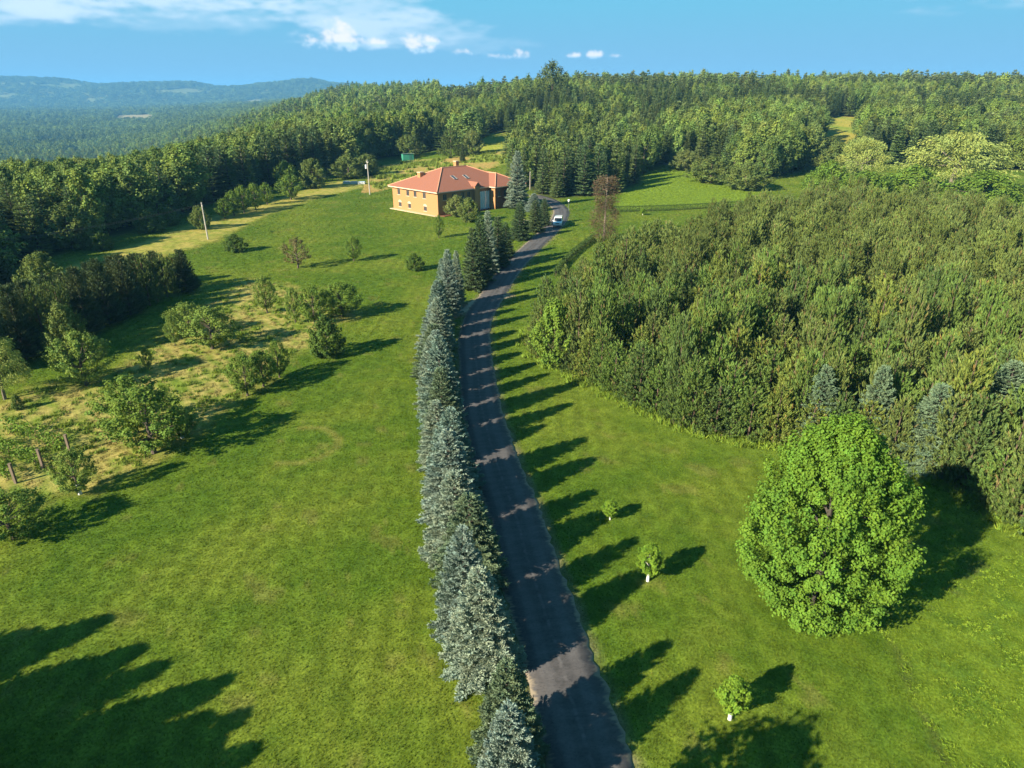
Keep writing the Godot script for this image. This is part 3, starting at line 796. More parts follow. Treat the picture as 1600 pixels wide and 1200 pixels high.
func make_ground() -> void:
	var xs := axis([[-9000, 900], [-1500, 60], [-420, 12], [-110, 1.6], [-42, 0.34], [30, 0.34], [48, 0.7], [110, 1.6], [420, 12], [1500, 60], [9000, 900]])
	var ds := axis([[-3000, 600], [-100, 8], [6, 0.7], [75, 0.6], [170, 1.4], [330, 4.0], [700, 20], [2000, 60], [8000, 140], [10500, 500]])
	var v := PackedVector3Array()
	var nn := PackedVector3Array()
	var c := PackedColorArray()
	var uv := PackedVector2Array()
	var idx := PackedInt32Array()
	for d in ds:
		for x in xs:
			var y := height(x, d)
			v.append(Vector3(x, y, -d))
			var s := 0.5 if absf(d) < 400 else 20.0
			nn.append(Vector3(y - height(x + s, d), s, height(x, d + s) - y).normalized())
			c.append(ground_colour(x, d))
			uv.append(Vector2(x, d))
	var w := xs.size()
	for j in ds.size() - 1:
		for i in w - 1:
			var a := j * w + i
			idx.append_array(PackedInt32Array([a, a + w, a + 1, a + 1, a + w, a + w + 1]))
	var arr := []
	arr.resize(Mesh.ARRAY_MAX)
	arr[Mesh.ARRAY_VERTEX] = v
	arr[Mesh.ARRAY_NORMAL] = nn
	arr[Mesh.ARRAY_COLOR] = c
	arr[Mesh.ARRAY_TEX_UV] = uv
	arr[Mesh.ARRAY_TEX_UV2] = uv
	arr[Mesh.ARRAY_INDEX] = idx
	var m := ArrayMesh.new()
	m.add_surface_from_arrays(Mesh.PRIMITIVE_TRIANGLES, arr)
	var mat := StandardMaterial3D.new()
	mat.vertex_color_use_as_albedo = true
	mat.roughness = 0.9
	mat.metallic_specular = 0.2
	mat.albedo_texture = noise_tex(3, 0.045, 5, Color(0.55, 0.60, 0.5), Color(1, 1, 1), 1024)
	mat.uv1_scale = Vector3(1.0 / 9.0, 1.0 / 9.0, 1)
	mat.heightmap_enabled = true
	mat.heightmap_scale = 3.0
	mat.heightmap_texture = mat.albedo_texture
	mat.detail_enabled = true
	mat.detail_blend_mode = BaseMaterial3D.BLEND_MODE_MUL
	mat.detail_uv_layer = BaseMaterial3D.DETAIL_UV_2
	mat.detail_albedo = noise_tex(9, 0.02, 6, Color(0.62, 0.66, 0.58), Color(1, 1, 1), 1024)
	mat.uv2_scale = Vector3(1.0 / 31.0, 1.0 / 31.0, 1)
	var o := part("ground", m, mat, self)
	tag(o, "", "", "", "structure")
	print("ground ", v.size())


func smooth_line(line: PackedVector2Array, step: float) -> PackedVector2Array:
	var cv := Curve2D.new()
	for i in line.size():
		var t := (line[mini(i + 1, line.size() - 1)] - line[maxi(i - 1, 0)]) / 6.0
		cv.add_point(line[i], -t, t)
	cv.bake_interval = step
	var out := PackedVector2Array()
	var n := int(cv.get_baked_length() / step)
	for i in n + 1:
		out.append(cv.sample_baked(i * step, true))
	return out


func ribbon(line: PackedVector2Array, across: Array, ups: Array) -> ArrayMesh:
	var v := PackedVector3Array()
	var uv := PackedVector2Array()
	var idx := PackedInt32Array()
	var run := 0.0
	var n := across.size()
	for i in line.size():
		var t := (line[mini(i + 1, line.size() - 1)] - line[maxi(i - 1, 0)]).normalized()
		if i:
			run += line[i].distance_to(line[i - 1])
		for j in n:
			var wob := 0.0
			if j <= 1 or j >= n - 2:
				wob = fine.get_noise_2d(run * 3.5, (0.0 if j <= 1 else 300.0)) * 0.26
			var q: Vector2 = line[i] + Vector2(t.y, -t.x) * (across[j] + wob)
			v.append(on(q.x, q.y, ups[j]))
			uv.append(Vector2(across[j], run))
	for i in line.size() - 1:
		for j in n - 1:
			var a := i * n + j
			idx.append_array(PackedInt32Array([a, a + n, a + 1, a + 1, a + n, a + n + 1]))
	var st := SurfaceTool.new()
	var arr := []
	arr.resize(Mesh.ARRAY_MAX)
	arr[Mesh.ARRAY_VERTEX] = v
	arr[Mesh.ARRAY_TEX_UV] = uv
	arr[Mesh.ARRAY_INDEX] = idx
	var m := ArrayMesh.new()
	m.add_surface_from_arrays(Mesh.PRIMITIVE_TRIANGLES, arr)
	st.create_from(m, 0)
	st.generate_normals()
	return st.commit()


func make_road() -> void:
	var line := smooth_line(ROAD, 0.5)
	# asphalt: worn paler bands where wheels run, computed across the width
	var im := Image.create(128, 512, false, Image.FORMAT_RGB8)
	var n := FastNoiseLite.new()
	n.seed = 4
	n.frequency = 0.02
	n.fractal_octaves = 5
	var crack := FastNoiseLite.new()
	crack.seed = 8
	crack.frequency = 0.012
	for y in 512:
		for x in 128:
			var u := (x / 127.0 - 0.5) * 4.0
			var a := TAU * y / 512.0
			var g := 0.064 + 0.025 * n.get_noise_3d(x * 1.0, cos(a) * 200.0, sin(a) * 200.0)
			g += 0.02 * n.get_noise_3d(x * 6.0, cos(a) * 900.0, sin(a) * 900.0)
			var mid := absf(u - 0.02 + 0.09 * crack.get_noise_2d(cos(a) * 300.0, sin(a) * 300.0))
			g += 0.035 * (1.0 - ss(0.03, 0.14, mid)) * clampf(0.5 + 1.6 * n.get_noise_2d(cos(a) * 150.0, sin(a) * 150.0), 0.1, 1.0)
			for wheel in [-0.85, 0.9]:
				g += 0.020 * (1.0 - ss(0.15, 0.5, absf(u - wheel)))
			if absf(crack.get_noise_3d(x * 3.0, cos(a) * 300.0, sin(a) * 300.0)) < 0.012:
				g -= 0.025
			var c := Color(g * 1.06, g * 0.98, g * 0.94)
			var grit := absf(u) + 0.35 * n.get_noise_3d(x * 2.0, cos(a) * 500.0, sin(a) * 500.0)
			if grit > 1.65:
				c = c.lerp(Color(0.24, 0.195, 0.13), ss(1.65, 1.95, grit) * 0.8)
			im.set_pixel(x, y, c.linear_to_srgb())
	var m := plain(Color.WHITE, 0.8, 0.4)
	m.albedo_texture = ImageTexture.create_from_image(im)
	m.uv1_scale = Vector3(0.25, 1.0 / 16.0, 1)
	m.uv1_offset = Vector3(0.5, 0, 0)
	m.heightmap_enabled = true
	m.heightmap_texture = m.albedo_texture
	m.heightmap_scale = 1.0
	var o := part("driveway", ribbon(line, [-2.02, -1.95, -1.0, 0.0, 1.0, 1.95, 2.02], [-0.08, 0.045, 0.07, 0.08, 0.07, 0.045, -0.08]), m, self)
	tag(o, "", "", "", "structure")
	var track := grainy(Color(0.40, 0.32, 0.22), 0.4, 0.6, 1.0, 31, 0.9, 2.0)  # pale tan carries the sunlight of the strip
	o = part("sunlit_strip", ribbon(smooth_line(SUNLIT_STRIP, 0.5), [-1.25, -0.9, 0.0, 0.9, 1.25], [-0.05, 0.03, 0.035, 0.03, -0.05]), track, self)  # added pale ribbon, painted sunlight across driveway and shoulder
	tag(o, "", "", "", "structure")


# ---------------------------------------------------------------- house
# house frame: x runs along the entrance front, -z to the back; origin at the front corner
func wall_with_holes(length: float, high: float, thick: float, holes: Array) -> ArrayMesh:
	# in the plane x (0..length), y (0..high), outer face at z = 0, thickness to -z
	var k := Mesher.new()
	var xs := [0.0, length]
	var ys := [0.0, high]
	for h in holes:
		xs.append(h[0]); xs.append(h[0] + h[2])
		ys.append(h[1]); ys.append(h[1] + h[3])
	xs.sort()
	ys.sort()
	for i in xs.size() - 1:
		for j in ys.size() - 1:
			if xs[i + 1] - xs[i] < 0.001 or ys[j + 1] - ys[j] < 0.001:
				continue
			var cx: float = (xs[i] + xs[i + 1]) * 0.5
			var cy: float = (ys[j] + ys[j + 1]) * 0.5
			var solid := true
			for h in holes:
				if cx > h[0] and cx < h[0] + h[2] and cy > h[1] and cy < h[1] + h[3]:
					solid = false
			if solid:
				for z in [0.0, -thick]:
					k.quad(Vector3(xs[i], ys[j], z), Vector3(xs[i], ys[j + 1], z), Vector3(xs[i + 1], ys[j + 1], z), Vector3(xs[i + 1], ys[j], z), Color.WHITE)
	for h in holes:
		var a := Vector3(h[0], h[1], 0)
		var b := Vector3(h[0] + h[2], h[1], 0)
		var c := Vector3(h[0] + h[2], h[1] + h[3], 0)
		var d := Vector3(h[0], h[1] + h[3], 0)
		var z := Vector3(0, 0, -thick)
		for s in [[a, b], [b, c], [c, d], [d, a]]:
			k.quad(s[0], s[1], s[1] + z, s[0] + z, Color.WHITE)
	return k.mesh()

func house_wall(house: Node3D, at: Vector3, turn: float, length: float, high: float, holes: Array, mat: Material) -> Node3D:
	var w := part("wall", wall_with_holes(length, high, 0.25, holes), mat, house)
	w.position = at
	w.rotation.y = turn
	for h in holes:
		var win := MeshInstance3D.new()
		win.name = "door" if h[4] == "door" else "window"
		var f := Mesher.new()
		var t := 0.09
		f.box(Vector3(0, 0, -0.14), Vector3(h[2], t, -0.05))
		f.box(Vector3(0, h[3] - t, -0.14), Vector3(h[2], h[3], -0.05))
		f.box(Vector3(0, t, -0.14), Vector3(t, h[3] - t, -0.05))
		f.box(Vector3(h[2] - t, t, -0.14), Vector3(h[2], h[3] - t, -0.05))
		f.box(Vector3(h[2] * 0.5 - 0.035, t, -0.13), Vector3(h[2] * 0.5 + 0.035, h[3] - t, -0.06))
		win.mesh = f.mesh()
		win.material_override = mats.frame
		house.add_child(win, true)
		win.transform = w.transform * Transform3D(Basis(), Vector3(h[0], h[1], 0))
		var g := Mesher.new()
		g.quad(Vector3(t, t, -0.1), Vector3(t, h[3] - t, -0.1), Vector3(h[2] - t, h[3] - t, -0.1), Vector3(h[2] - t, t, -0.1), Color.WHITE)
		part("pane", g.mesh(), mats.pane, win)
		var s := Mesher.new()
		s.box(Vector3(-0.12, -0.12, -0.05), Vector3(h[2] + 0.12, 0.0, 0.08))
		part("sill", s.mesh(), mats.stone, win)
		if h[4] == "arch":
			var ar := Mesher.new()
			var r0: float = h[2] * 0.5
			for i in 8:
				var a0 := PI * i / 8
				var a1 := PI * (i + 1) / 8
				var o := Vector3(r0, h[3], 0.05)
				var p0 := Vector3(cos(a0), sin(a0) * 0.8, 0)
				var p1 := Vector3(cos(a1), sin(a1) * 0.8, 0)
				ar.quad(o + p0 * r0, o + p0 * (r0 + 0.16), o + p1 * (r0 + 0.16), o + p1 * r0, Color.WHITE)
				ar.tri(o + p0 * (r0 + 0.16), o + p0 * (r0 + 0.16) - Vector3(0, 0, 0.05), o + p1 * (r0 + 0.16), Color.WHITE)
				ar.tri(o + Vector3(0, 0, -0.03), o + p0 * r0 + Vector3(0, 0, -0.03), o + p1 * r0 + Vector3(0, 0, -0.03), Color.WHITE)
			part("arch", ar.mesh(), mats.stone, win)
	return w

# hip roof over x0..x1, z0..z1 (z0 the front, larger), thickness under the eaves
func hip(x0: float, x1: float, z1: float, z0: float, y: float, rise: float, flat_back := false) -> Array:
	var k := Mesher.new()
	var half := minf(x1 - x0, z0 - z1) * 0.5
	var along_x := x1 - x0 >= z0 - z1
	var a := Vector3(x0, y, z0)
	var b := Vector3(x1, y, z0)
	var c := Vector3(x1, y, z1)
	var d := Vector3(x0, y, z1)
	var r0 := Vector3(x0 + half, y + rise, (z0 + z1) * 0.5) if along_x else Vector3((x0 + x1) * 0.5, y + rise, z0 - half)
	var r1 := Vector3(x1 - half, y + rise, (z0 + z1) * 0.5) if along_x else Vector3((x0 + x1) * 0.5, y + rise, z1 + (0.0 if flat_back else half))
	if along_x:
		k.quad(a, r0, r1, b, Color.WHITE)
		k.quad(c, r1, r0, d, Color.WHITE)
		k.tri(d, r0, a, Color.WHITE)
		k.tri(b, r1, c, Color.WHITE)
	else:
		k.tri(a, r0, b, Color.WHITE)
		k.quad(b, r0, r1, c, Color.WHITE)
		k.tri(c, r1, d, Color.WHITE)
		k.quad(d, r1, r0, a, Color.WHITE)
	var under := Vector3(0, -0.22, 0)
	k.quad(a + under, b + under, c + under, d + under, Color.WHITE)
	var e := Mesher.new()
	for s in [[a, b], [b, c], [c, d], [d, a]]:
		e.quad(s[0], s[1], s[1] + under, s[0] + under, Color.WHITE)
	return [k.mesh(), e.mesh(), [[a, r0], [b, r0 if not along_x else r1], [r0, r1], [c, r1], [d, r1 if not along_x else r0]]]

func make_house() -> void:
	var corner: Vector2 = Vector2(-17.64, 162.39)
	var house := thing("brick_house", "two storey tan brick house with orange hipped tile roof", "house")
	house.position = on(corner.x, corner.y) + Vector3(0, -0.05, 0)
	house.rotation.y = deg_to_rad(44.8)
	var brick := grainy(Color(0.43, 0.225, 0.095), 0.9, 0.62, 1.0, 41, 0.9, 1.0, 0.03)
	var tiles := grainy(Color(0.32, 0.13, 0.08), 0.5, 0.6, 1.0, 42, 0.8, 2.0, 0.03)
	mats.frame = plain(Color(0.20, 0.15, 0.11), 0.6)
	mats.stone = grainy(Color(0.55, 0.42, 0.28), 1.5, 0.8, 1.0, 43)
	mats.pane = plain(Color(0.03, 0.04, 0.05), 0.06, 0.6)
	var cream := plain(Color(0.62, 0.44, 0.31), 0.7)
	var wood := grainy(Color(0.16, 0.07, 0.035), 1.2, 0.7, 1.0, 44)
	var W := 18.2
	var L := 25.0
	var high := 5.6
	# left wall faces the sun: four upper windows and three arched lower ones
	var side := []
	for f in [0.28, 0.48, 0.645, 0.85]:
		side.append([W - f * W - 0.6, 3.7, 1.15, 1.35, ""])
	for f in [0.27, 0.62, 0.835]:
		side.append([W - f * W - 0.6, 0.75, 1.15, 1.1, "arch"])
	house_wall(house, Vector3(0, 0, -W), -PI / 2, W, high, side, brick)
	# entrance front
	var front := [[1.6, 3.6, 1.2, 1.4, ""], [4.4, 3.6, 1.2, 1.4, ""], [7.2, 3.6, 1.2, 1.4, ""], [9.3, 2.7, 1.0, 2.2, ""], [2.0, 0.8, 1.2, 1.2, ""], [6.0, 0.8, 1.2, 1.2, ""], [13.2, 0.2, 2.9, 4.0, "door"]]
	house_wall(house, Vector3(0, 0, 0), 0.0, 16.6, high, front, brick)
	house_wall(house, Vector3(L + 1.2, 0, -W), PI, L + 1.2, high, [[3, 3.4, 1.2, 1.4, ""], [9, 3.4, 1.2, 1.4, ""], [15, 3.4, 1.2, 1.4, ""]], brick)
	house_wall(house, Vector3(L + 1.2, 0, 2.3), PI / 2, W + 2.3, high, [[4, 3.4, 1.2, 1.4, ""], [10, 3.4, 1.2, 1.4, ""]], brick)
	# wing
	house_wall(house, Vector3(16.6, 0, 2.3), 0.0, L + 1.2 - 16.6, high, [[1.0, 3.2, 0.9, 1.4, ""], [3.0, 2.9, 0.9, 1.8, ""], [5.2, 2.9, 0.9, 1.8, ""], [7.3, 2.9, 0.9, 1.8, ""]], wood)
	house_wall(house, Vector3(16.6, 0, 0), -PI / 2, 2.3, high, [], brick).position = Vector3(16.6, 0, 0.0)
	# roofs
	var main := hip(-0.8, L + 2.0, -W - 0.8, 0.8, high + 0.05, 4.3)
	var wing := hip(16.0, L + 1.99, -9.0, 3.0, high + 0.06, 2.6, true)
	var cap := plain(Color(0.50, 0.24, 0.14), 0.75)
	for rf in [main, wing]:
		var r := part("roof", rf[0], tiles, house)
		part("eaves", rf[1], cream, r)
		for s in rf[2]:
			var k := Mesher.new()
			k.tube(s[0] + Vector3(0, 0.03, 0), s[1] + Vector3(0, 0.03, 0), 0.14, 0.14, 6, Color.WHITE)
			part("ridge_cap", k.mesh(), cap, r)
	# small gabled bay beside the entrance
	var bay := Mesher.new()
	bay.box(Vector3(11.1, 0, -0.1), Vector3(12.7, high + 0.5, 0.9))
	part("bay", bay.mesh(), brick, house)
	var br := Mesher.new()
	for sx in [[10.85, 11.9], [12.95, 11.9]]:
		br.quad(Vector3(sx[0], high + 0.45, 1.15), Vector3(sx[1], high + 1.5, 1.15), Vector3(sx[1], high + 1.5, -3.2), Vector3(sx[0], high + 0.45, -1.4), Color.WHITE)
	br.tri(Vector3(10.85, high + 0.45, 0.92), Vector3(11.9, high + 1.5, 0.92), Vector3(12.95, high + 0.45, 0.92), Color.WHITE)
	part("bay_roof", br.mesh(), tiles, house)
	# chimneys
	for q in [[4.6, -12.2, 1.15, 8.9], [15.9, -11.6, 1.0, 10.9]]:
		var k := Mesher.new()
		k.box(Vector3(q[0] - q[2] / 2, high, q[1] - q[2] / 2), Vector3(q[0] + q[2] / 2, q[3], q[1] + q[2] / 2))
		var ch := part("chimney", k.mesh(), brick, house)
		var k2 := Mesher.new()
		k2.box(Vector3(q[0] - q[2] / 2 - 0.1, q[3], q[1] - q[2] / 2 - 0.1), Vector3(q[0] + q[2] / 2 + 0.1, q[3] + 0.18, q[1] + q[2] / 2 + 0.1))
		part("chimney_cap", k2.mesh(), mats.stone, ch)
	# skylights lie in the front roof slope
	var slope := 4.3 / 10.0
	for q in [[8.4, 3.6], [12.2, 3.4]]:
		var k := Mesher.new()
		var f := Mesher.new()
		var p := func(x: float, z: float, up: float) -> Vector3: return Vector3(x, high + 0.05 + (0.8 + z) * slope + up, -z)
		var c0: Vector3 = p.call(q[0], q[1], 0.12)
		var c1: Vector3 = p.call(q[0] + 1.0, q[1], 0.12)
		var c2: Vector3 = p.call(q[0] + 1.0, q[1] + 1.6, 0.12)
		var c3: Vector3 = p.call(q[0], q[1] + 1.6, 0.12)
		k.quad(c0, c1, c2, c3, Color.WHITE)
		for s in [[c0, c1], [c1, c2], [c2, c3], [c3, c0]]:
			f.tube(s[0], s[1], 0.07, 0.07, 4, Color.WHITE)
		var sk := part("skylight", f.mesh(), plain(Color(0.25, 0.22, 0.2), 0.5), house)
		part("pane", k.mesh(), plain(Color(0.05, 0.06, 0.07), 0.35, 0.4), sk)
	# glazed entrance front and porch
	var gl := Mesher.new()
	gl.quad(Vector3(13.3, 0.3, 0.35), Vector3(13.3, 4.6, 0.35), Vector3(16.3, 4.6, 0.35), Vector3(16.3, 0.3, 0.35), Color.WHITE)
	var glass := plain(Color(0.30, 0.45, 0.52), 0.08, 0.6)
	var ent := part("entrance_glazing", gl.mesh(), glass, house)
	for i in 5:
		var k := Mesher.new()
		k.box(Vector3(13.25 + i * 0.75, 0.2, 0.3), Vector3(13.33 + i * 0.75, 4.7, 0.42))
		part("mullion", k.mesh(), plain(Color(0.6, 0.6, 0.58), 0.5), ent)
	var pv := Mesher.new()
	pv.box(Vector3(12.9, -0.4, 0.95), Vector3(26.5, 0.12, 5.6))
	part("porch_paving", pv.mesh(), grainy(Color(0.50, 0.22, 0.12), 0.8, 0.7, 1.0, 45), house)
	var fl := Mesher.new()
	fl.box(Vector3(0.3, 0.02, -W + 0.3), Vector3(L + 0.8, 0.2, 2.0))
	part("floor", fl.mesh(), wood, house)
	var ap := Mesher.new()
	ap.box(Vector3(-1.0, -0.3, -W - 0.3), Vector3(-0.01, 0.09, 0.8))
	part("apron", ap.mesh(), mats.stone, house)


# ---------------------------------------------------------------- prototypes
func make_shapes() -> void:
	var blue := Color(0.215, 0.28, 0.225)
	var brown := Color(0.13, 0.11, 0.07)
	var bl := []
	for i in 4:
		bl.append(spruce(100 + i, 8.0, [4.3, 4.6, 4.0, 4.9][i], 34, 0.20, 3, blue))
	protos.spruce = bl
	var gs := []
	for i in 3:
		gs.append(spruce(120 + i, 8.0, [3.9, 4.4, 4.2][i], 26, 0.30, 1, Color(0.085, 0.125, 0.055)))
	protos.green = gs
	var pn := []
	for i in 5:
		pn.append(pine(140 + i, 8.0, [3.9, 4.2, 3.7, 4.4, 4.0][i], 21, 0.36, 8, Color(0.130, 0.169, 0.046), Color(0.17, 0.135, 0.055)))
	protos.pine = pn
	protos.maple = [broadleaf(160, 12.0, 9.0, 0.1, 640, 150, 0.165, 0.55, Color(0.108, 0.198, 0.024), 0.70, 10, Color(0.065, 0.055, 0.045), 0.52, 1.0)]
	protos.sapling = [broadleaf(170, 2.8, 1.5, 0.8, 110, 80, 0.10, 0.20, Color(0.14, 0.235, 0.025), 0.85, 5, Color(0.6, 0.57, 0.52)), broadleaf(171, 2.8, 1.5, 0.85, 110, 80, 0.10, 0.20, Color(0.14, 0.235, 0.025), 0.85, 5, Color(0.6, 0.57, 0.52))]
	var orc := []
	for i in 5:
		orc.append(broadleaf(180 + i, 5.0, 4.6, 0.85, 88, 84, 0.16, 0.44, Color(0.128, 0.195, 0.032), 0.85, 16))
	protos.orchard = orc
	var sh := []
	for i in 4:
		sh.append(broadleaf(200 + i, 7.0, 6.4, 0.35, 130, 70, 0.26, 0.62, Color(0.130, 0.170, 0.042), 0.7, 8))
	protos.shrub = sh
	var bu := []
	for i in 3:
		bu.append(broadleaf(220 + i, 3.2, 3.4, 0.1, 90, 70, 0.17, 0.38, Color(0.08, 0.130, 0.025), 0.6, 6))
	protos.bush = bu
	protos.purple = [broadleaf(230, 4.6, 4.6, 1.0, 34, 60, 0.19, 0.5, Color(0.14, 0.12, 0.05), 0.8, 16)]
	var bt := []
	for i in 3:
		bt.append(spruce(240 + i, 9.0, 6.8, 22, 0.50, 1, Color(0.075, 0.10, 0.04), 12.0))
	protos.belt = bt
	protos.dead = [withered(250)]
	protos.willow = [willow(260), willow(261)]
	protos.lonetree = [broadleaf(265, 14.0, 11.0, 4.0, 60, 50, 0.55, 1.4, Color(0.09, 0.12, 0.03), 0.9, 14)]
	# forest trees, coarser leaves for the distance
	var fb := []
	for i in 5:
		fb.append(broadleaf(280 + i, 14.0, [7.4, 8.2, 6.6, 7.8, 6.0][i], 1.6, 80, 44, 0.50, 1.05, Color(0.150, 0.208, 0.052), 0.85, 8))
	protos.forest = fb
	var fs := []
	for i in 3:
		fs.append(spruce(300 + i, 14.0, [5.4, 6.0, 5.0][i], 20, 0.75, 0, Color(0.125, 0.175, 0.060)))
	protos.forest_spruce = fs
	protos.far = [broadleaf(320, 13.0, 9.0, 0.5, 26, 26, 0.95, 1.7, Color(0.145, 0.205, 0.05), 0.85, 2), broadleaf(321, 13.0, 8.0, 0.5, 26, 26, 0.95, 1.6, Color(0.145, 0.205, 0.05), 0.95, 2), spruce(322, 14.0, 6.0, 11, 1.4, 0, Color(0.12, 0.155, 0.06))]
	mats.leaf = [foliage(Color.WHITE), foliage(Color(1.22, 1.12, 1.35)), foliage(Color(1.0, 1.22, 0.7)), foliage(Color.WHITE)]
	mats.needle = [foliage(Color.WHITE, 0.25), foliage(Color(0.85, 0.92, 0.9), 0.25), foliage(Color(1.1, 1.05, 0.95), 0.25)]
	mats.dark_pine = foliage(Color(0.75, 0.80, 0.80), 0.2)
	mats.pale = foliage(Color(0.66, 0.74, 0.52), 0.25)
	mats.greenish = foliage(Color(0.62, 0.66, 0.45), 0.25)
	print("shapes")


func ordinal(i: int) -> String:
	var words := ["first", "second", "third", "fourth", "fifth", "sixth", "seventh", "eighth", "ninth", "tenth", "eleventh", "twelfth", "thirteenth", "fourteenth", "fifteenth", "sixteenth", "seventeenth", "eighteenth", "nineteenth", "twentieth"]
	return words[i] if i < 20 else "twenty-" + words[i - 20]

func make_row() -> void:
	rng.seed = 500
	var olive := [1, 4, 9, 13, 17]
	for i in ROW.size():
		var q = ROW[i]
		var gr: bool = i in olive
		var o := place("spruce_tree", protos.spruce[i % 4], mats.greenish if gr else mats.needle[i % 3], q[0], q[1], q[2] * (0.9 if gr else 1.0), q[3], ("olive green spruce" if gr else "frosty blue spruce") + ", " + ordinal(i) + " counted from the near end of the driveway row", "spruce", "spruce row along the driveway")
		o.rotation.z = rng.randf_range(-0.03, 0.03)


func make_singles() -> void:
	rng.seed = 600
	var pick := 0
	for q in TREES:
		pick += 1
		var kind: String = q[0]
		var tint: int = q[5]
		var called := "broadleaf_tree"
		var set_: Array = protos.get(kind, protos.orchard)
		var mat: Material = mats.leaf[tint]
		match kind:
			"maple": called = "maple_tree"
			"sapling": called = "young_tree"
			"orchard": called = "fruit_tree"
			"bush": called = "round_bush"
			"belt":
				called = "conifer_tree"
				mat = mats.needle[pick % 2]
				if pick % 5 > 2:
					set_ = protos.pine
					mat = mats.dark_pine
			"spruceb":
				called = "spruce_tree"
				set_ = protos.spruce
				mat = mats.pale if tint == 3 else mats.needle[pick % 3]
			"spruceg":
				called = "spruce_tree"
				set_ = protos.green
				mat = mats.needle[pick % 3]
			"dead":
				called = "withered_tree"
			"willow": called = "willow_tree"
			"shrub": called = "spreading_shrub" if q[7] == "bush" else "broadleaf_tree"
		var tree := place(called, set_[pick % set_.size()], mat, q[1], q[2], q[3], q[4], q[6], q[7], q[8])
		if q[6].contains("white"):
			var lime := Mesher.new()
			var tr: float = set_[0][3] * 0.028 + 0.036
			lime.tube(Vector3(0, -0.05, 0), Vector3(0, set_[0][2] * 0.24, 0), tr * 1.5, tr * 1.12, 8, Color.WHITE)
			part("painted_trunk", lime.mesh(), plain(Color(0.6, 0.58, 0.54), 0.9), tree)


# ---------------------------------------------------------------- plantation
func pine_label(p: Vector2) -> String:
	var edge := depth_in(p, PINES) < 3.6
	if edge and p.y > 62.0:
		return "olive green pine at the plantation's left tip beside the driveway"
	if edge and p.x > 26.0:
		return "olive green pine on the plantation's front edge behind the big maple"
	if edge:
		return "olive green pine on the plantation's front edge between driveway and maple"
	if p.x > 0.62 * p.y:
		return "olive green pine inside the plantation near the right picture edge"
	if p.x > 0.38 * p.y:
		return "olive green pine inside the plantation behind the big maple"
	return "olive green pine inside the plantation's left half"

func make_pines() -> void:
	rng.seed = 700
	var spots := []
	var lo := Vector2(1e9, 1e9)
	var hi := -lo
	for p in PINES:
		lo = lo.min(p)
		hi = hi.max(p)
	var step := 2.95
	var y := lo.y
	while y < hi.y:
		var x := lo.x
		while x < hi.x:
			var p := Vector2(x, y) + Vector2(rng.randf_range(-0.8, 0.8), rng.randf_range(-0.8, 0.8))
			if depth_in(p, PINES) > 0.9 and p.x < p.y * 0.95 + 14.0:
				spots.append([p.length(), p, rng.randf_range(5.6, 10.0) * (1.0 + 0.45 * patchy.get_noise_2d(p.x * 1.2, p.y * 1.2)), rng.randf_range(3.4, 5.2), rng.randi() % 5, rng.randf()])
			x += step
		y += step
	for i in 9:
		var ln := PINES[i].distance_to(PINES[i + 1])
		var inward := (PINES[i + 1] - PINES[i]).normalized()
		inward = Vector2(-inward.y, inward.x)
		if not inside(PINES[i].lerp(PINES[i + 1], 0.5) + inward, PINES):
			inward = -inward
		for j in int(ln / 2.1):
			var p := PINES[i].lerp(PINES[i + 1], (j + 0.5) * 2.1 / ln) + inward * rng.randf_range(0.5, 1.1)
			spots.append([p.length(), p, rng.randf_range(4.2, 7.2), rng.randf_range(3.4, 4.6), rng.randi() % 5, rng.randf()])
	spots.sort_custom(func(a, b): return a[0] < b[0])
	print("pines ", spots.size())
	var tones := [foliage(Color(1, 1, 1), 0.3), foliage(Color(0.72, 0.85, 0.9), 0.3), foliage(Color(1.22, 1.18, 0.9), 0.3), foliage(Color(0.95, 1.15, 0.9), 0.3), foliage(Color(0.88, 1.02, 0.85), 0.3)]
	var rest := [[], [], [], [], []]
	var count := 0
	for s in spots:
		var p: Vector2 = s[1]
		if count < 295:
			count += 1
			place("pine_tree", protos.pine[s[4]], tones[rng.randi() % 5], p.x, p.y, s[2], s[3], pine_label(p), "pine", "plantation pines")
		else:
			var pr: Array = protos.pine[s[4]]
			var b := Basis(Vector3.UP, rng.randf() * TAU).scaled(Vector3(s[3] / pr[3], s[2] / pr[2], s[3] / pr[3]))
			var k := rng.randf_range(0.7, 1.25)
			rest[s[4]].append([Transform3D(b, on(p.x, p.y)), Color(k, k, k * rng.randf_range(0.85, 1.05))])
	for i in 5:
		if rest[i].size():
			scatter("pine_plantation", protos.pine[i][1], tones[0], rest[i], "olive green pines farther back in the plantation", "pines")


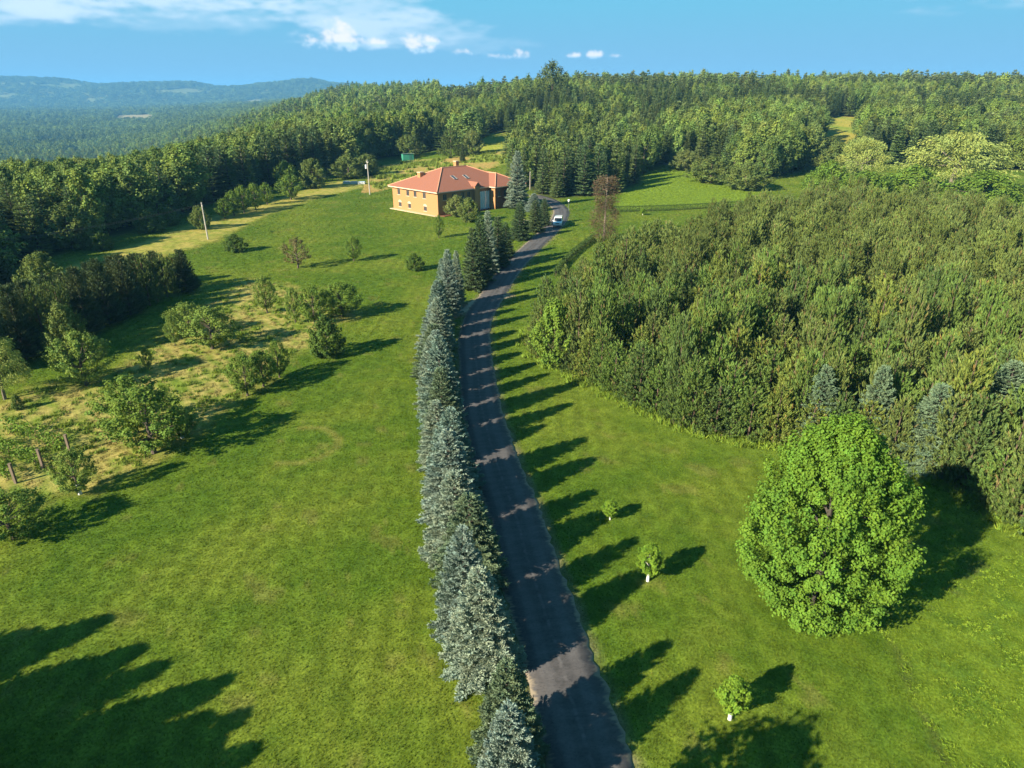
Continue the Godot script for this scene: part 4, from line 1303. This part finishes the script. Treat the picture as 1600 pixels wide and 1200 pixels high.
# ---------------------------------------------------------------- woods
func make_forest() -> void:
	rng.seed = 800
	var leafy := []
	var spiky := []
	var mixed := FastNoiseLite.new()
	mixed.seed = 3
	mixed.frequency = 0.012
	var y := 70.0
	while y < 1250.0:
		var step := 4.6 if y < 330.0 else (6.5 if y < 600.0 else 11.0)
		var x := -y * 0.9 - 25.0
		while x < y * 0.9 + 25.0:
			var p := Vector2(x, y) + Vector2(rng.randf_range(-0.45, 0.45), rng.randf_range(-0.45, 0.45)) * step
			x += step
			if not inside(p, forest_poly) or inside(p, MEADOW_A) or inside(p, MEADOW_B) or inside(p, LOW_SCRUB):
				continue
			var f := depth_in(p, forest_poly) if p.y < 400 else 50.0
			if f < 1.0:
				continue
			var n := mixed.get_noise_2d(p.x, p.y)
			var bearing := p.x / p.y
			var spiked := n > 0.12
			var h := rng.randf_range(11.0, 15.5)
			if bearing > -0.02 and bearing < 0.22 and p.y < 330.0:
				spiked = rng.randf() < 0.8          # spruce stand behind the house
				h = rng.randf_range(9.0, 14.0)
			elif bearing < -0.1:
				spiked = n + (0.30 if f < 14.0 else -0.05) > 0.15
				h = rng.randf_range(12.0, 17.0) * lerpf(1.0, 0.78, ss(0.3, 0.6, -bearing))
			elif p.y > 330.0:
				spiked = n > -0.1
				h = rng.randf_range(10.0, 13.5)
			if p.y > 330.0:
				h *= 1.0 + 0.12 * n
			(spiky if spiked else leafy).append([p.length(), p, h, rng.randf(), rng.randi() % 15])
		y += step
	leafy.sort_custom(func(a, b): return a[0] < b[0])
	spiky.sort_custom(func(a, b): return a[0] < b[0])
	print("forest ", leafy.size(), " ", spiky.size())
	var lt := [foliage(Color(1, 1, 1)), foliage(Color(0.78, 0.84, 0.8)), foliage(Color(1.25, 1.2, 1.0))]
	var st := [foliage(Color(1, 1, 1), 0.2), foliage(Color(0.85, 0.95, 1.1), 0.2), foliage(Color(1.25, 1.2, 0.95), 0.2)]
	for kind in 2:
		var list: Array = leafy if kind == 0 else spiky
		var set_: Array = protos.forest if kind == 0 else protos.forest_spruce
		var rest := []
		for i in set_.size():
			rest.append([])
		var far := [[], [], []]
		for i in list.size():
			var s = list[i]
			var p: Vector2 = s[1]
			var pr: Array = set_[s[4] % set_.size()]
			var w: float = (pr[3] * s[2] / 14.0) * (lerpf(0.85, 1.2, s[3]) if s[4] % 5 else lerpf(1.25, 1.6, s[3]))
			if i < 290:
				var side := "left of the house" if p.x < -20.0 else ("behind the house" if p.x < 45.0 else "beyond the upper lawn")
				if kind == 0:
					place("forest_tree", pr, lt[s[4] % 3], p.x, p.y, s[2], w, "leafy green tree at the front of the woods " + side, "tree", "leafy trees of the woods " + side)
				else:
					place("forest_spruce", pr, st[s[4] % 3], p.x, p.y, s[2], w, "dark green spruce at the front of the woods " + side, "spruce", "spruces of the woods " + side)
				continue
			var k := rng.randf_range(0.65, 1.4)
			var tone := Color(k * rng.randf_range(0.9, 1.15), k, k * rng.randf_range(0.75, 1.1))
			if p.y < 480.0:
				var b := Basis(Vector3.UP, rng.randf() * TAU).scaled(Vector3(w / pr[3], s[2] / pr[2], w / pr[3]))
				rest[s[4] % set_.size()].append([Transform3D(b, on(p.x, p.y)), tone])
			else:
				var j: int = 2 if kind == 1 else s[4] % 2
				var fr: Array = protos.far[j]
				var b := Basis(Vector3.UP, rng.randf() * TAU).scaled(Vector3(1, s[2] / fr[2] * rng.randf_range(0.8, 1.25), 1) * (1.0 if p.y < 600.0 else 1.25))
				far[j].append([Transform3D(b, on(p.x, p.y, -0.5)), tone])
		for i in set_.size():
			if rest[i].size():
				scatter("forest", set_[i][1], lt[0] if kind == 0 else st[0], rest[i], "mass of green trees deeper in the woods", "forest")
		for j in 3:
			if far[j].size():
				scatter("forest", protos.far[j][1], lt[0] if kind == 0 else st[0], far[j], "far treetops covering the ridge and valley", "forest")


func make_far_woods() -> void:
	# wooded valley and hills: wide clumps, open only where pale fields lie
	rng.seed = 900
	var leaf := foliage(Color(1.0, 1.0, 0.95), 0.3)
	var spots := []
	var gaps := FastNoiseLite.new()
	gaps.seed = 15
	gaps.frequency = 0.0022
	var y := 1250.0
	while y < 6400.0:
		var step := lerpf(15.0, 42.0, ss(1250, 4500, y))
		var x := -y * 0.78 - 40.0
		while x < y * (0.45 if y < 1900.0 else 0.0):
			var p := Vector2(x, y) + Vector2(rng.randf_range(-0.5, 0.5), rng.randf_range(-0.5, 0.5)) * step
			x += step
			if gaps.get_noise_2d(p.x * 0.7, p.y * 1.3) > 0.30 or inside(p, FIELDS[0]) or inside(p, FIELDS[1]):
				continue
			var k := rng.randf_range(0.7, 1.15) * (1.0 + 0.5 * gaps.get_noise_2d(p.x * 2.0 + 500.0, p.y * 2.5))
			var s := step / 8.5
			spots.append([Transform3D(Basis(Vector3.UP, rng.randf() * TAU).scaled(Vector3(s, rng.randf_range(0.8, 1.15) * (1.0 + s * 0.12), s)), on(p.x, p.y, -1.0)), Color(k, k, k)])
		y += step * 0.9
	print("far ", spots.size())
	scatter("forest", protos.far[0][1], leaf, spots, "hazy wooded valley and hills on the horizon", "forest")


# ---------------------------------------------------------------- hedges and field plants
func make_hedges() -> void:
	rng.seed = 1000
	for q in [[HEDGE_A, 1.0, 0.8, "dark clipped hedge curving along the right verge of the driveway"], [HEDGE_B, 1.3, 1.0, "long straight clipped hedge along the front of the upper lawn"]]:
		var line := smooth_line(q[0], 0.25)
		var k := Mesher.new()
		var t := Mesher.new()
		var o := thing("clipped_hedge", q[3], "hedge")
		var at := on(line[0].x, line[0].y)
		o.position = at
		for i in line.size() - 1:
			var tang := (line[i + 1] - line[i]).normalized()
			var nrm := Vector2(tang.y, -tang.x)
			if i % 3 == 0:
				var b := on(line[i].x, line[i].y) - at
				t.tube(b + Vector3(0, -0.1, 0), b + Vector3(0, q[1] * 0.8, 0), 0.04, 0.02, 5, Color(0.09, 0.07, 0.05))
			for j in 46:
				var u := rng.randf_range(-1, 1)
				var v := rng.randf()
				if rng.randf() < 0.6:
					u = signf(u)
				else:
					v = 1.0
				var p2: Vector2 = line[i] + tang * rng.randf() * 0.25 + nrm * u * q[2] * 0.5 * rng.randf_range(0.85, 1.05)
				var p := on(p2.x, p2.y, v * q[1] * rng.randf_range(0.9, 1.04)) - at
				var ax := rand_dir() * rng.randf_range(0.12, 0.22)
				k.blade(p, ax, ax.cross(rand_dir()).normalized() * 0.07, Vector3.ZERO, vary(Color(0.06, 0.10, 0.025), 0.2))
		part("stem", t.mesh(), mats.bark, o)
		part("foliage", k.mesh(), mats.leaf[0], o)


func tuft(seed_: int, n: int, spread: float, tall: float, wide: float, col: Color, by: float) -> ArrayMesh:
	rng.seed = seed_
	var k := Mesher.new()
	for i in n:
		var a := rng.randf() * TAU
		var r := sqrt(rng.randf()) * spread
		var p := Vector3(cos(a) * r, -0.01, sin(a) * r)
		var ax := (Vector3.UP + rand_dir() * 0.7).normalized() * tall * rng.randf_range(0.6, 1.2)
		k.tri(p - ax.cross(Vector3(sin(a), 0, cos(a))).normalized() * wide, p + ax, p + ax.cross(Vector3(sin(a), 0, cos(a))).normalized() * wide, vary(col, by))
	return k.mesh()


func make_field_plants() -> void:
	rng.seed = 1100
	var leaf: Material = mats.leaf[0]
	# rank growth in the hay field and tufts along the pine edge
	var spots := []
	var hay := []
	for i in 9000:
		var p := Vector2(rng.randf_range(-75, -14), rng.randf_range(38, 112))
		var k := depth_in(p, HAY)
		if k < 0.0:
			continue
		var n := patchy.get_noise_2d(p.x * 4.0 + 90.0, p.y * 4.0)
		var s := rng.randf_range(0.5, 1.3)
		var tr := Transform3D(Basis(Vector3.UP, rng.randf() * TAU).scaled(Vector3(s, s, s)), on(p.x, p.y))
		var t := rng.randf_range(0.8, 1.2)
		if n + rng.randf_range(-0.3, 0.3) > 0.0:
			spots.append([tr, Color(t, t, t)])
		else:
			hay.append([tr, Color(t, t, t)])
	scatter("weeds", tuft(1101, 26, 0.32, 0.34, 0.045, Color(0.14, 0.20, 0.03), 0.25), leaf, spots, "low green weeds sprouting over the hay field", "weeds")
	scatter("hay_stubble", tuft(1102, 30, 0.40, 0.16, 0.03, Color(0.26, 0.215, 0.08), 0.2), leaf, hay, "dry cut stubble lying in the hay field", "stubble")
	var edge := []
	for i in PINES.size() - 1:
		if PINES[i].y > 120.0 and PINES[i + 1].y > 120.0:
			continue
		var ln := PINES[i].distance_to(PINES[i + 1])
		for j in int(ln * 9.0):
			var p := PINES[i].lerp(PINES[i + 1], rng.randf()) + Vector2(rng.randf_range(-1, 1), rng.randf_range(-1, 1)) * 0.9
			var s := rng.randf_range(0.7, 1.8)
			var t := rng.randf_range(0.85, 1.2)
			edge.append([Transform3D(Basis(Vector3.UP, rng.randf() * TAU).scaled(Vector3(s, s, s)), on(p.x, p.y)), Color(t, t, t)])
	scatter("tall_grass", tuft(1103, 30, 0.3, 0.42, 0.035, Color(0.17, 0.245, 0.03), 0.2), leaf, edge, "bright unmown grass along the foot of the pines", "grass")
	var clover := []
	for i in 5200:
		var p := Vector2(rng.randf_range(10, 46), rng.randf_range(12, 42))
		if depth_in(p, CLOVER) < 0.0 or fine.get_noise_2d(p.x, p.y) + rng.randf_range(-0.25, 0.25) < 0.0:
			continue
		var s := rng.randf_range(0.45, 1.0)
		var t := rng.randf_range(0.8, 1.15)
		clover.append([Transform3D(Basis(Vector3.UP, rng.randf() * TAU).scaled(Vector3(s, s * 0.6, s)), on(p.x, p.y)), Color(t, t, t)])
	scatter("clover", tuft(1105, 30, 0.3, 0.20, 0.05, Color(0.15, 0.225, 0.022), 0.2), leaf, clover, "rank lime green clover in the lower right corner", "clover")
	# rows of leafy crops behind the house
	var crops := []
	for i in 1500:
		var p := Vector2(rng.randf_range(-60, 2), rng.randf_range(195, 300))
		if depth_in(p, GARDEN) < 0.5 or patchy.get_noise_2d(p.x, p.y) < -0.02:
			continue
		var s := rng.randf_range(1.5, 3.4)
		var t := rng.randf_range(0.8, 1.2)
		crops.append([Transform3D(Basis(Vector3.UP, rng.randf() * TAU).scaled(Vector3(s, s * 0.8, s)), on(p.x, p.y)), Color(t, t, t)])
	scatter("garden_crops", tuft(1104, 40, 0.4, 0.5, 0.07, Color(0.17, 0.22, 0.035), 0.2), leaf, crops, "leafy crop rows in the kitchen garden behind the house", "crops")


func make_grass() -> void:
	# short mown grass over the lawns; tufts grow wider spaced and coarser into the distance
	rng.seed = 1150
	var spots := []
	var house: Vector2 = Vector2(-17.64, 162.39)
	var d := 13.0
	while d < 265.0:
		var step := 0.15 + d * 0.0058
		var x := -d * 0.71 - 10.0
		while x < d * 0.71 + 10.0:
			var p := Vector2(x, d) + Vector2(rng.randf_range(-0.5, 0.5), rng.randf_range(-0.5, 0.5)) * step
			x += step
			if absf(p.x) > 130.0 or (absf(p.x) < 40.0 and line_distance(p, ROAD) < rng.randf_range(1.75, 2.2)):
				continue
			if (p.x > 3.0 and d < 180.0 and depth_in(p, PINES) > 1.0) or (p.x < -14.0 and d < 125.0 and inside(p, HAY)):
				continue
			if d > 80.0 and (inside(p, forest_poly) or inside(p, GARDEN) or inside(p, STRIP)):
				continue
			var q := (p - house).rotated(-deg_to_rad(44.8))
			if q.x > -1.2 and q.x < 28.0 and q.y > -6.0 and q.y < 20.0:
				continue
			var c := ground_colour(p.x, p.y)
			var k := rng.randf_range(0.7, 1.15)
			var s := step * 2.6 * rng.randf_range(0.8, 1.2)
			spots.append([Transform3D(Basis(Vector3.UP, rng.randf() * TAU).scaled(Vector3(s, rng.randf_range(0.7, 1.3) * (1.0 + d / 160.0), s)), on(p.x, p.y)), Color(c.r * k, c.g * k, c.b * k)])
		d += step
	print("grass ", spots.size())
	scatter("grass", tuft(1151, 22, 0.30, 0.075, 0.022, Color(1, 1, 1), 0.2), foliage(Color(0.9, 0.9, 0.9), 0.55), spots, "short mown grass of the lawns", "grass")


# ---------------------------------------------------------------- poles, van, small things
func make_poles() -> void:
	rng.seed = 1200
	var wood := grainy(Color(0.42, 0.38, 0.32), 2.0, 0.7, 1.0, 51)
	var metal := plain(Color(0.55, 0.55, 0.55), 0.5)
	var tops := []
	for q in [[Vector2(-62.26, 136.88), 7.4, "weathered grey utility pole on the mown strip at the left", false], [Vector2(-41.27, 199.27), 9.6, "pale utility pole with transformer left of the house", true], [Vector2(-92.0, 92.0), 8.0, "utility pole beyond the left picture edge", false]]:
		var p: Vector2 = q[0]
		var o := thing("utility_pole", q[2], "utility pole", "utility poles")
		o.position = on(p.x, p.y)
		var k := Mesher.new()
		k.tube(Vector3(0, -0.3, 0), Vector3(0, q[1], 0), 0.17, 0.12, 8, Color.WHITE)
		part("pole", k.mesh(), wood, o)
		var a := Mesher.new()
		a.box(Vector3(-0.06, q[1] - 0.75, -0.9), Vector3(0.06, q[1] - 0.6, 0.9))
		var arm := part("crossarm", a.mesh(), wood, o)
		arm.rotation.y = 0.5
		for z in [-0.75, 0.0, 0.75]:
			var ins := Mesher.new()
			ins.tube(Vector3(0, q[1] - 0.6, z), Vector3(0, q[1] - 0.4, z), 0.06, 0.04, 6, Color.WHITE)
			part("insulator", ins.mesh(), metal, arm)
		if q[3]:
			var tr := Mesher.new()
			tr.tube(Vector3(-0.45, q[1] - 2.4, 0), Vector3(-0.45, q[1] - 1.3, 0), 0.28, 0.28, 10, Color.WHITE)
			part("transformer", tr.mesh(), metal, o)
		tops.append(o.position + Vector3(0, q[1] - 0.4, 0))
	var dark := plain(Color(0.05, 0.05, 0.05), 0.6)
	for pair in [[2, 0, "span left of the near pole"], [0, 1, "span between the two poles"]]:
		for z in [-0.7, 0.7]:
			var k := Mesher.new()
			var a: Vector3 = tops[pair[0]] + Vector3(z * 0.48, 0, z * 0.88)
			var b: Vector3 = tops[pair[1]] + Vector3(z * 0.48, 0, z * 0.88)
			var last := a
			for i in range(1, 17):
				var t := i / 16.0
				var p := a.lerp(b, t) - Vector3(0, 4.0 * t * (1.0 - t) * 1.2, 0)
				k.tube(last, p, 0.022, 0.022, 4, Color.WHITE)
				last = p
			var o := part("power_line", k.mesh(), dark, self)
			tag(o, "thin %s overhead power line, %s" % ["front" if z > 0 else "rear", pair[2]], "cable", "overhead power lines")
	# slim posts by the house drive
	for q in [[Vector2(15.85, 210.56), 8.4, "tall pale post among the spruces right of the drive"], [Vector2(5.44, 208.76), 5.0, "shorter pale post beside the tall blue spruce"]]:
		var o := thing("tall_post", q[2], "post")
		o.position = on(q[0].x, q[0].y)
		var k := Mesher.new()
		k.tube(Vector3(0, -0.3, 0), Vector3(0, q[1], 0), 0.13, 0.09, 8, Color.WHITE)
		part("pole", k.mesh(), wood, o)
		var c := Mesher.new()
		c.box(Vector3(-0.13, q[1], -0.13), Vector3(0.13, q[1] + 0.08, 0.13))
		part("cap", c.mesh(), metal, o)
	# lamp by the drive
	var l := thing("lamp_post", "slim lamp post with pale head at the bend of the driveway", "lamp post")
	var lp: Vector2 = Vector2(13.08, 169.30)
	l.position = on(lp.x + 1.0, lp.y)
	var k := Mesher.new()
	k.tube(Vector3(0, -0.2, 0), Vector3(0, 2.3, 0), 0.07, 0.05, 8, Color.WHITE)
	part("pole", k.mesh(), plain(Color(0.08, 0.10, 0.09), 0.5), l)
	var hd := Mesher.new()
	hd.tube(Vector3(0, 2.3, 0), Vector3(0, 2.7, 0), 0.16, 0.30, 8, Color.WHITE)
	var head := part("lamp_head", hd.mesh(), plain(Color(0.7, 0.7, 0.68), 0.3), l)
	var cp := Mesher.new()
	cp.tube(Vector3(0, 2.7, 0), Vector3(0, 2.88, 0), 0.36, 0.08, 8, Color.WHITE)
	part("cap", cp.mesh(), plain(Color(0.75, 0.75, 0.73), 0.4), head)


func make_van() -> void:
	var at: Vector2 = Vector2(10.22, 149.41)
	var o := thing("parked_van", "white van standing on the driveway near the house", "van")
	o.position = on(at.x, at.y, 0.08)
	o.rotation.y = deg_to_rad(-8.0)
	var paint := plain(Color(0.78, 0.78, 0.77), 0.25, 0.5)
	paint.clearcoat_enabled = true
	paint.clearcoat_roughness = 0.1
	var glass := plain(Color(0.02, 0.025, 0.03), 0.05, 0.6)
	var black := plain(Color(0.02, 0.02, 0.02), 0.7)
	# side profile, nose towards +z
	var prof := [[2.35, 0.35], [2.42, 0.75], [2.30, 1.02], [1.55, 1.18], [0.75, 1.85], [0.45, 1.95], [-2.0, 1.97], [-2.3, 1.80], [-2.38, 0.9], [-2.35, 0.35]]
	var k := Mesher.new()
	var hw := 0.93
	for i in prof.size():
		var a = prof[i]
		var b = prof[(i + 1) % prof.size()]
		var ha: float = hw - maxf(0.0, a[1] - 1.1) * 0.16
		var hb: float = hw - maxf(0.0, b[1] - 1.1) * 0.16
		k.quad(Vector3(-ha, a[1], a[0]), Vector3(-hb, b[1], b[0]), Vector3(hb, b[1], b[0]), Vector3(ha, a[1], a[0]), Color.WHITE)
		for s in [-1.0, 1.0]:
			k.tri(Vector3(s * ha, a[1], a[0]), Vector3(s * hb, b[1], b[0]), Vector3(s * hw, 1.0, 0), Color.WHITE)
	part("body", k.mesh(), paint, o)
	var w := Mesher.new()
	w.quad(Vector3(-0.80, 1.24, 1.50), Vector3(-0.72, 1.80, 0.83), Vector3(0.72, 1.80, 0.83), Vector3(0.80, 1.24, 1.50), Color.WHITE)
	part("windscreen", w.mesh(), glass, o).position = Vector3(0, 0.02, 0.03)
	for s in [-1.0, 1.0]:
		for q in [[0.95, -0.05], [-0.15, -1.0], [-1.1, -2.05]]:
			var g := Mesher.new()
			g.quad(Vector3(s * 0.925, 1.22, q[0]), Vector3(s * 0.845, 1.72, q[0] - (0.4 if q[0] > 0 else 0.0)), Vector3(s * 0.845, 1.72, q[1]), Vector3(s * 0.925, 1.22, q[1]), Color.WHITE)
			part("side_window", g.mesh(), glass, o)
		var hl := Mesher.new()
		hl.box(Vector3(s * 0.62 - 0.2, 0.78, 2.34), Vector3(s * 0.62 + 0.2, 0.96, 2.44))
		part("headlight", hl.mesh(), plain(Color(0.6, 0.62, 0.65), 0.1), o)
		var mr := Mesher.new()
		mr.box(Vector3(s * 1.03 - 0.1, 1.15, 1.05), Vector3(s * 1.03 + 0.1, 1.35, 1.15))
		part("mirror", mr.mesh(), paint, o)
		for z in [1.5, -1.45]:
			var ty := Mesher.new()
			ty.tube(Vector3(s * 0.72, 0.33, z), Vector3(s * 0.95, 0.33, z), 0.33, 0.33, 16, Color.WHITE)
			var wh := part("wheel", ty.mesh(), black, o)
			var rm := Mesher.new()
			rm.tube(Vector3(s * 0.94, 0.33, z), Vector3(s * 0.965, 0.33, z), 0.2, 0.18, 12, Color.WHITE)
			part("rim", rm.mesh(), plain(Color(0.5, 0.5, 0.5), 0.3), wh)
	var bp := Mesher.new()
	bp.box(Vector3(-0.9, 0.36, 2.3), Vector3(0.9, 0.6, 2.5))
	part("bumper", bp.mesh(), plain(Color(0.25, 0.25, 0.25), 0.6), o)
	var gr := Mesher.new()
	gr.box(Vector3(-0.4, 0.76, 2.36), Vector3(0.4, 0.94, 2.43))
	part("grille", gr.mesh(), black, o)


func make_small_things() -> void:
	rng.seed = 1300
	# green shed at the wood's edge
	var p: Vector2 = Vector2(-43.04, 288.72)
	var shed := thing("garden_shed", "small green shed at the edge of the woods behind the garden", "shed")
	shed.position = on(p.x, p.y)
	shed.rotation.y = 0.35
	var green := plain(Color(0.04, 0.22, 0.14), 0.6)
	var k := Mesher.new()
	k.box(Vector3(-2.2, -0.2, -1.6), Vector3(2.2, 2.4, 1.6))
	part("wall", k.mesh(), green, shed)
	var r := Mesher.new()
	r.quad(Vector3(-2.5, 2.75, 1.9), Vector3(2.5, 2.75, 1.9), Vector3(2.5, 2.42, -1.9), Vector3(-2.5, 2.42, -1.9), Color.WHITE)
	r.quad(Vector3(-2.5, 2.62, 1.9), Vector3(2.5, 2.62, 1.9), Vector3(2.5, 2.41, -1.9), Vector3(-2.5, 2.41, -1.9), Color.WHITE)
	r.quad(Vector3(-2.5, 2.62, 1.9), Vector3(2.5, 2.62, 1.9), Vector3(2.5, 2.75, 1.9), Vector3(-2.5, 2.75, 1.9), Color.WHITE)
	part("roof", r.mesh(), plain(Color(0.28, 0.40, 0.34), 0.6), shed)
	for i in 6:
		var b := Mesher.new()
		b.box(Vector3(-2.2 + i * 0.36, 0, 1.6), Vector3(-1.88 + i * 0.36, 2.3, 1.64))
		part("board", b.mesh(), green, shed)
	var dr := Mesher.new()
	dr.box(Vector3(0.4, 0, 1.6), Vector3(1.6, 2.1, 1.66))
	part("door", dr.mesh(), plain(Color(0.03, 0.12, 0.09), 0.6), shed)
	# vine rows: weathered posts with leafy vines between them
	var timber := grainy(Color(0.20, 0.15, 0.11), 2.0, 0.6, 1.0, 61)
	var names := ["front post of the vine rows near the hay field corner", "post holding the middle vine row", "post at the far end of the vine rows"]
	var i := 0
	for q in [Vector2(-39.22, 45.19), Vector2(-38.51, 47.45), Vector2(-37.85, 50.00)]:
		var o := thing("vine_post", "weathered wooden " + names[i], "post", "vine row posts")
		o.position = on(q.x, q.y)
		var t := Mesher.new()
		t.box(Vector3(-0.09, -0.2, -0.09), Vector3(0.09, 1.75, 0.09))
		part("post", t.mesh(), timber, o)
		var c := Mesher.new()
		c.box(Vector3(-0.11, 1.75, -0.11), Vector3(0.11, 1.79, 0.11))
		part("cap", c.mesh(), timber, o)
		# the vine growing back from this post
		var vn := thing("grape_vine", "leafy vine row behind the " + names[i].replace(" near the hay field corner", ""), "vine", "vine rows")
		vn.position = on(q.x, q.y)
		var lf := Mesher.new()
		var stem := Mesher.new()
		for j in 7:
			var b := Vector3(-1.0 - j * 1.1, 0, -0.55 - j * 0.55)
			stem.tube(b + Vector3(0, -0.1, 0), b + Vector3(0.1, 1.1, 0), 0.035, 0.02, 5, Color(0.12, 0.09, 0.06))
			for m in 130:
				var c2 := b + Vector3(rng.randf_range(-0.65, 0.65), rng.randf_range(0.2, 1.6), rng.randf_range(-0.4, 0.4))
				var ax := (rand_dir() + Vector3.DOWN * 0.3).normalized() * rng.randf_range(0.14, 0.24)
				lf.blade(c2, ax, ax.cross(rand_dir()).normalized() * 0.08, Vector3.ZERO, vary(Color(0.13, 0.21, 0.03), 0.2))
		part("stem", stem.mesh(), mats.bark, vn)
		part("leaves", lf.mesh(), mats.leaf[0], vn)
		i += 1
	# wooden bench under the spruces by the drive
	var s: Vector2 = Vector2(3.60, 151.56)
	var bench := thing("rail_fence", "low pale wooden frame under the spruces by the driveway", "fence")
	bench.position = on(s.x, s.y)
	for x in [-0.9, 0.9]:
		var t := Mesher.new()
		t.box(Vector3(x - 0.08, -0.1, -0.08), Vector3(x + 0.08, 1.1, 0.08))
		part("post", t.mesh(), plain(Color(0.5, 0.42, 0.30), 0.8), bench)
	var rail := Mesher.new()
	rail.box(Vector3(-0.82, 0.75, -0.05), Vector3(0.82, 0.9, 0.05))
	part("rail", rail.mesh(), plain(Color(0.5, 0.42, 0.30), 0.8), bench)
	# cold frames by the far pole
	var tb: Vector2 = Vector2(-49.57, 222.83)
	for j in 3:
		var o := thing("cold_frame", "low glazed cold frame by the far utility pole, %s in line" % ["first", "second", "third"][j], "cold frame", "cold frames in the garden")
		o.position = on(tb.x - 4.0 + j * 2.6, tb.y + 1.0 - j * 0.9)
		var bx := Mesher.new()
		bx.box(Vector3(-1.1, -0.1, -0.6), Vector3(1.1, 0.55, 0.6))
		part("box", bx.mesh(), plain(Color(0.5, 0.5, 0.47), 0.7), o)
		var gl := Mesher.new()
		gl.quad(Vector3(-1.05, 0.6, 0.6), Vector3(-1.05, 0.75, -0.6), Vector3(1.05, 0.75, -0.6), Vector3(1.05, 0.6, 0.6), Color.WHITE)
		part("pane", gl.mesh(), plain(Color(0.45, 0.52, 0.58), 0.1), o)
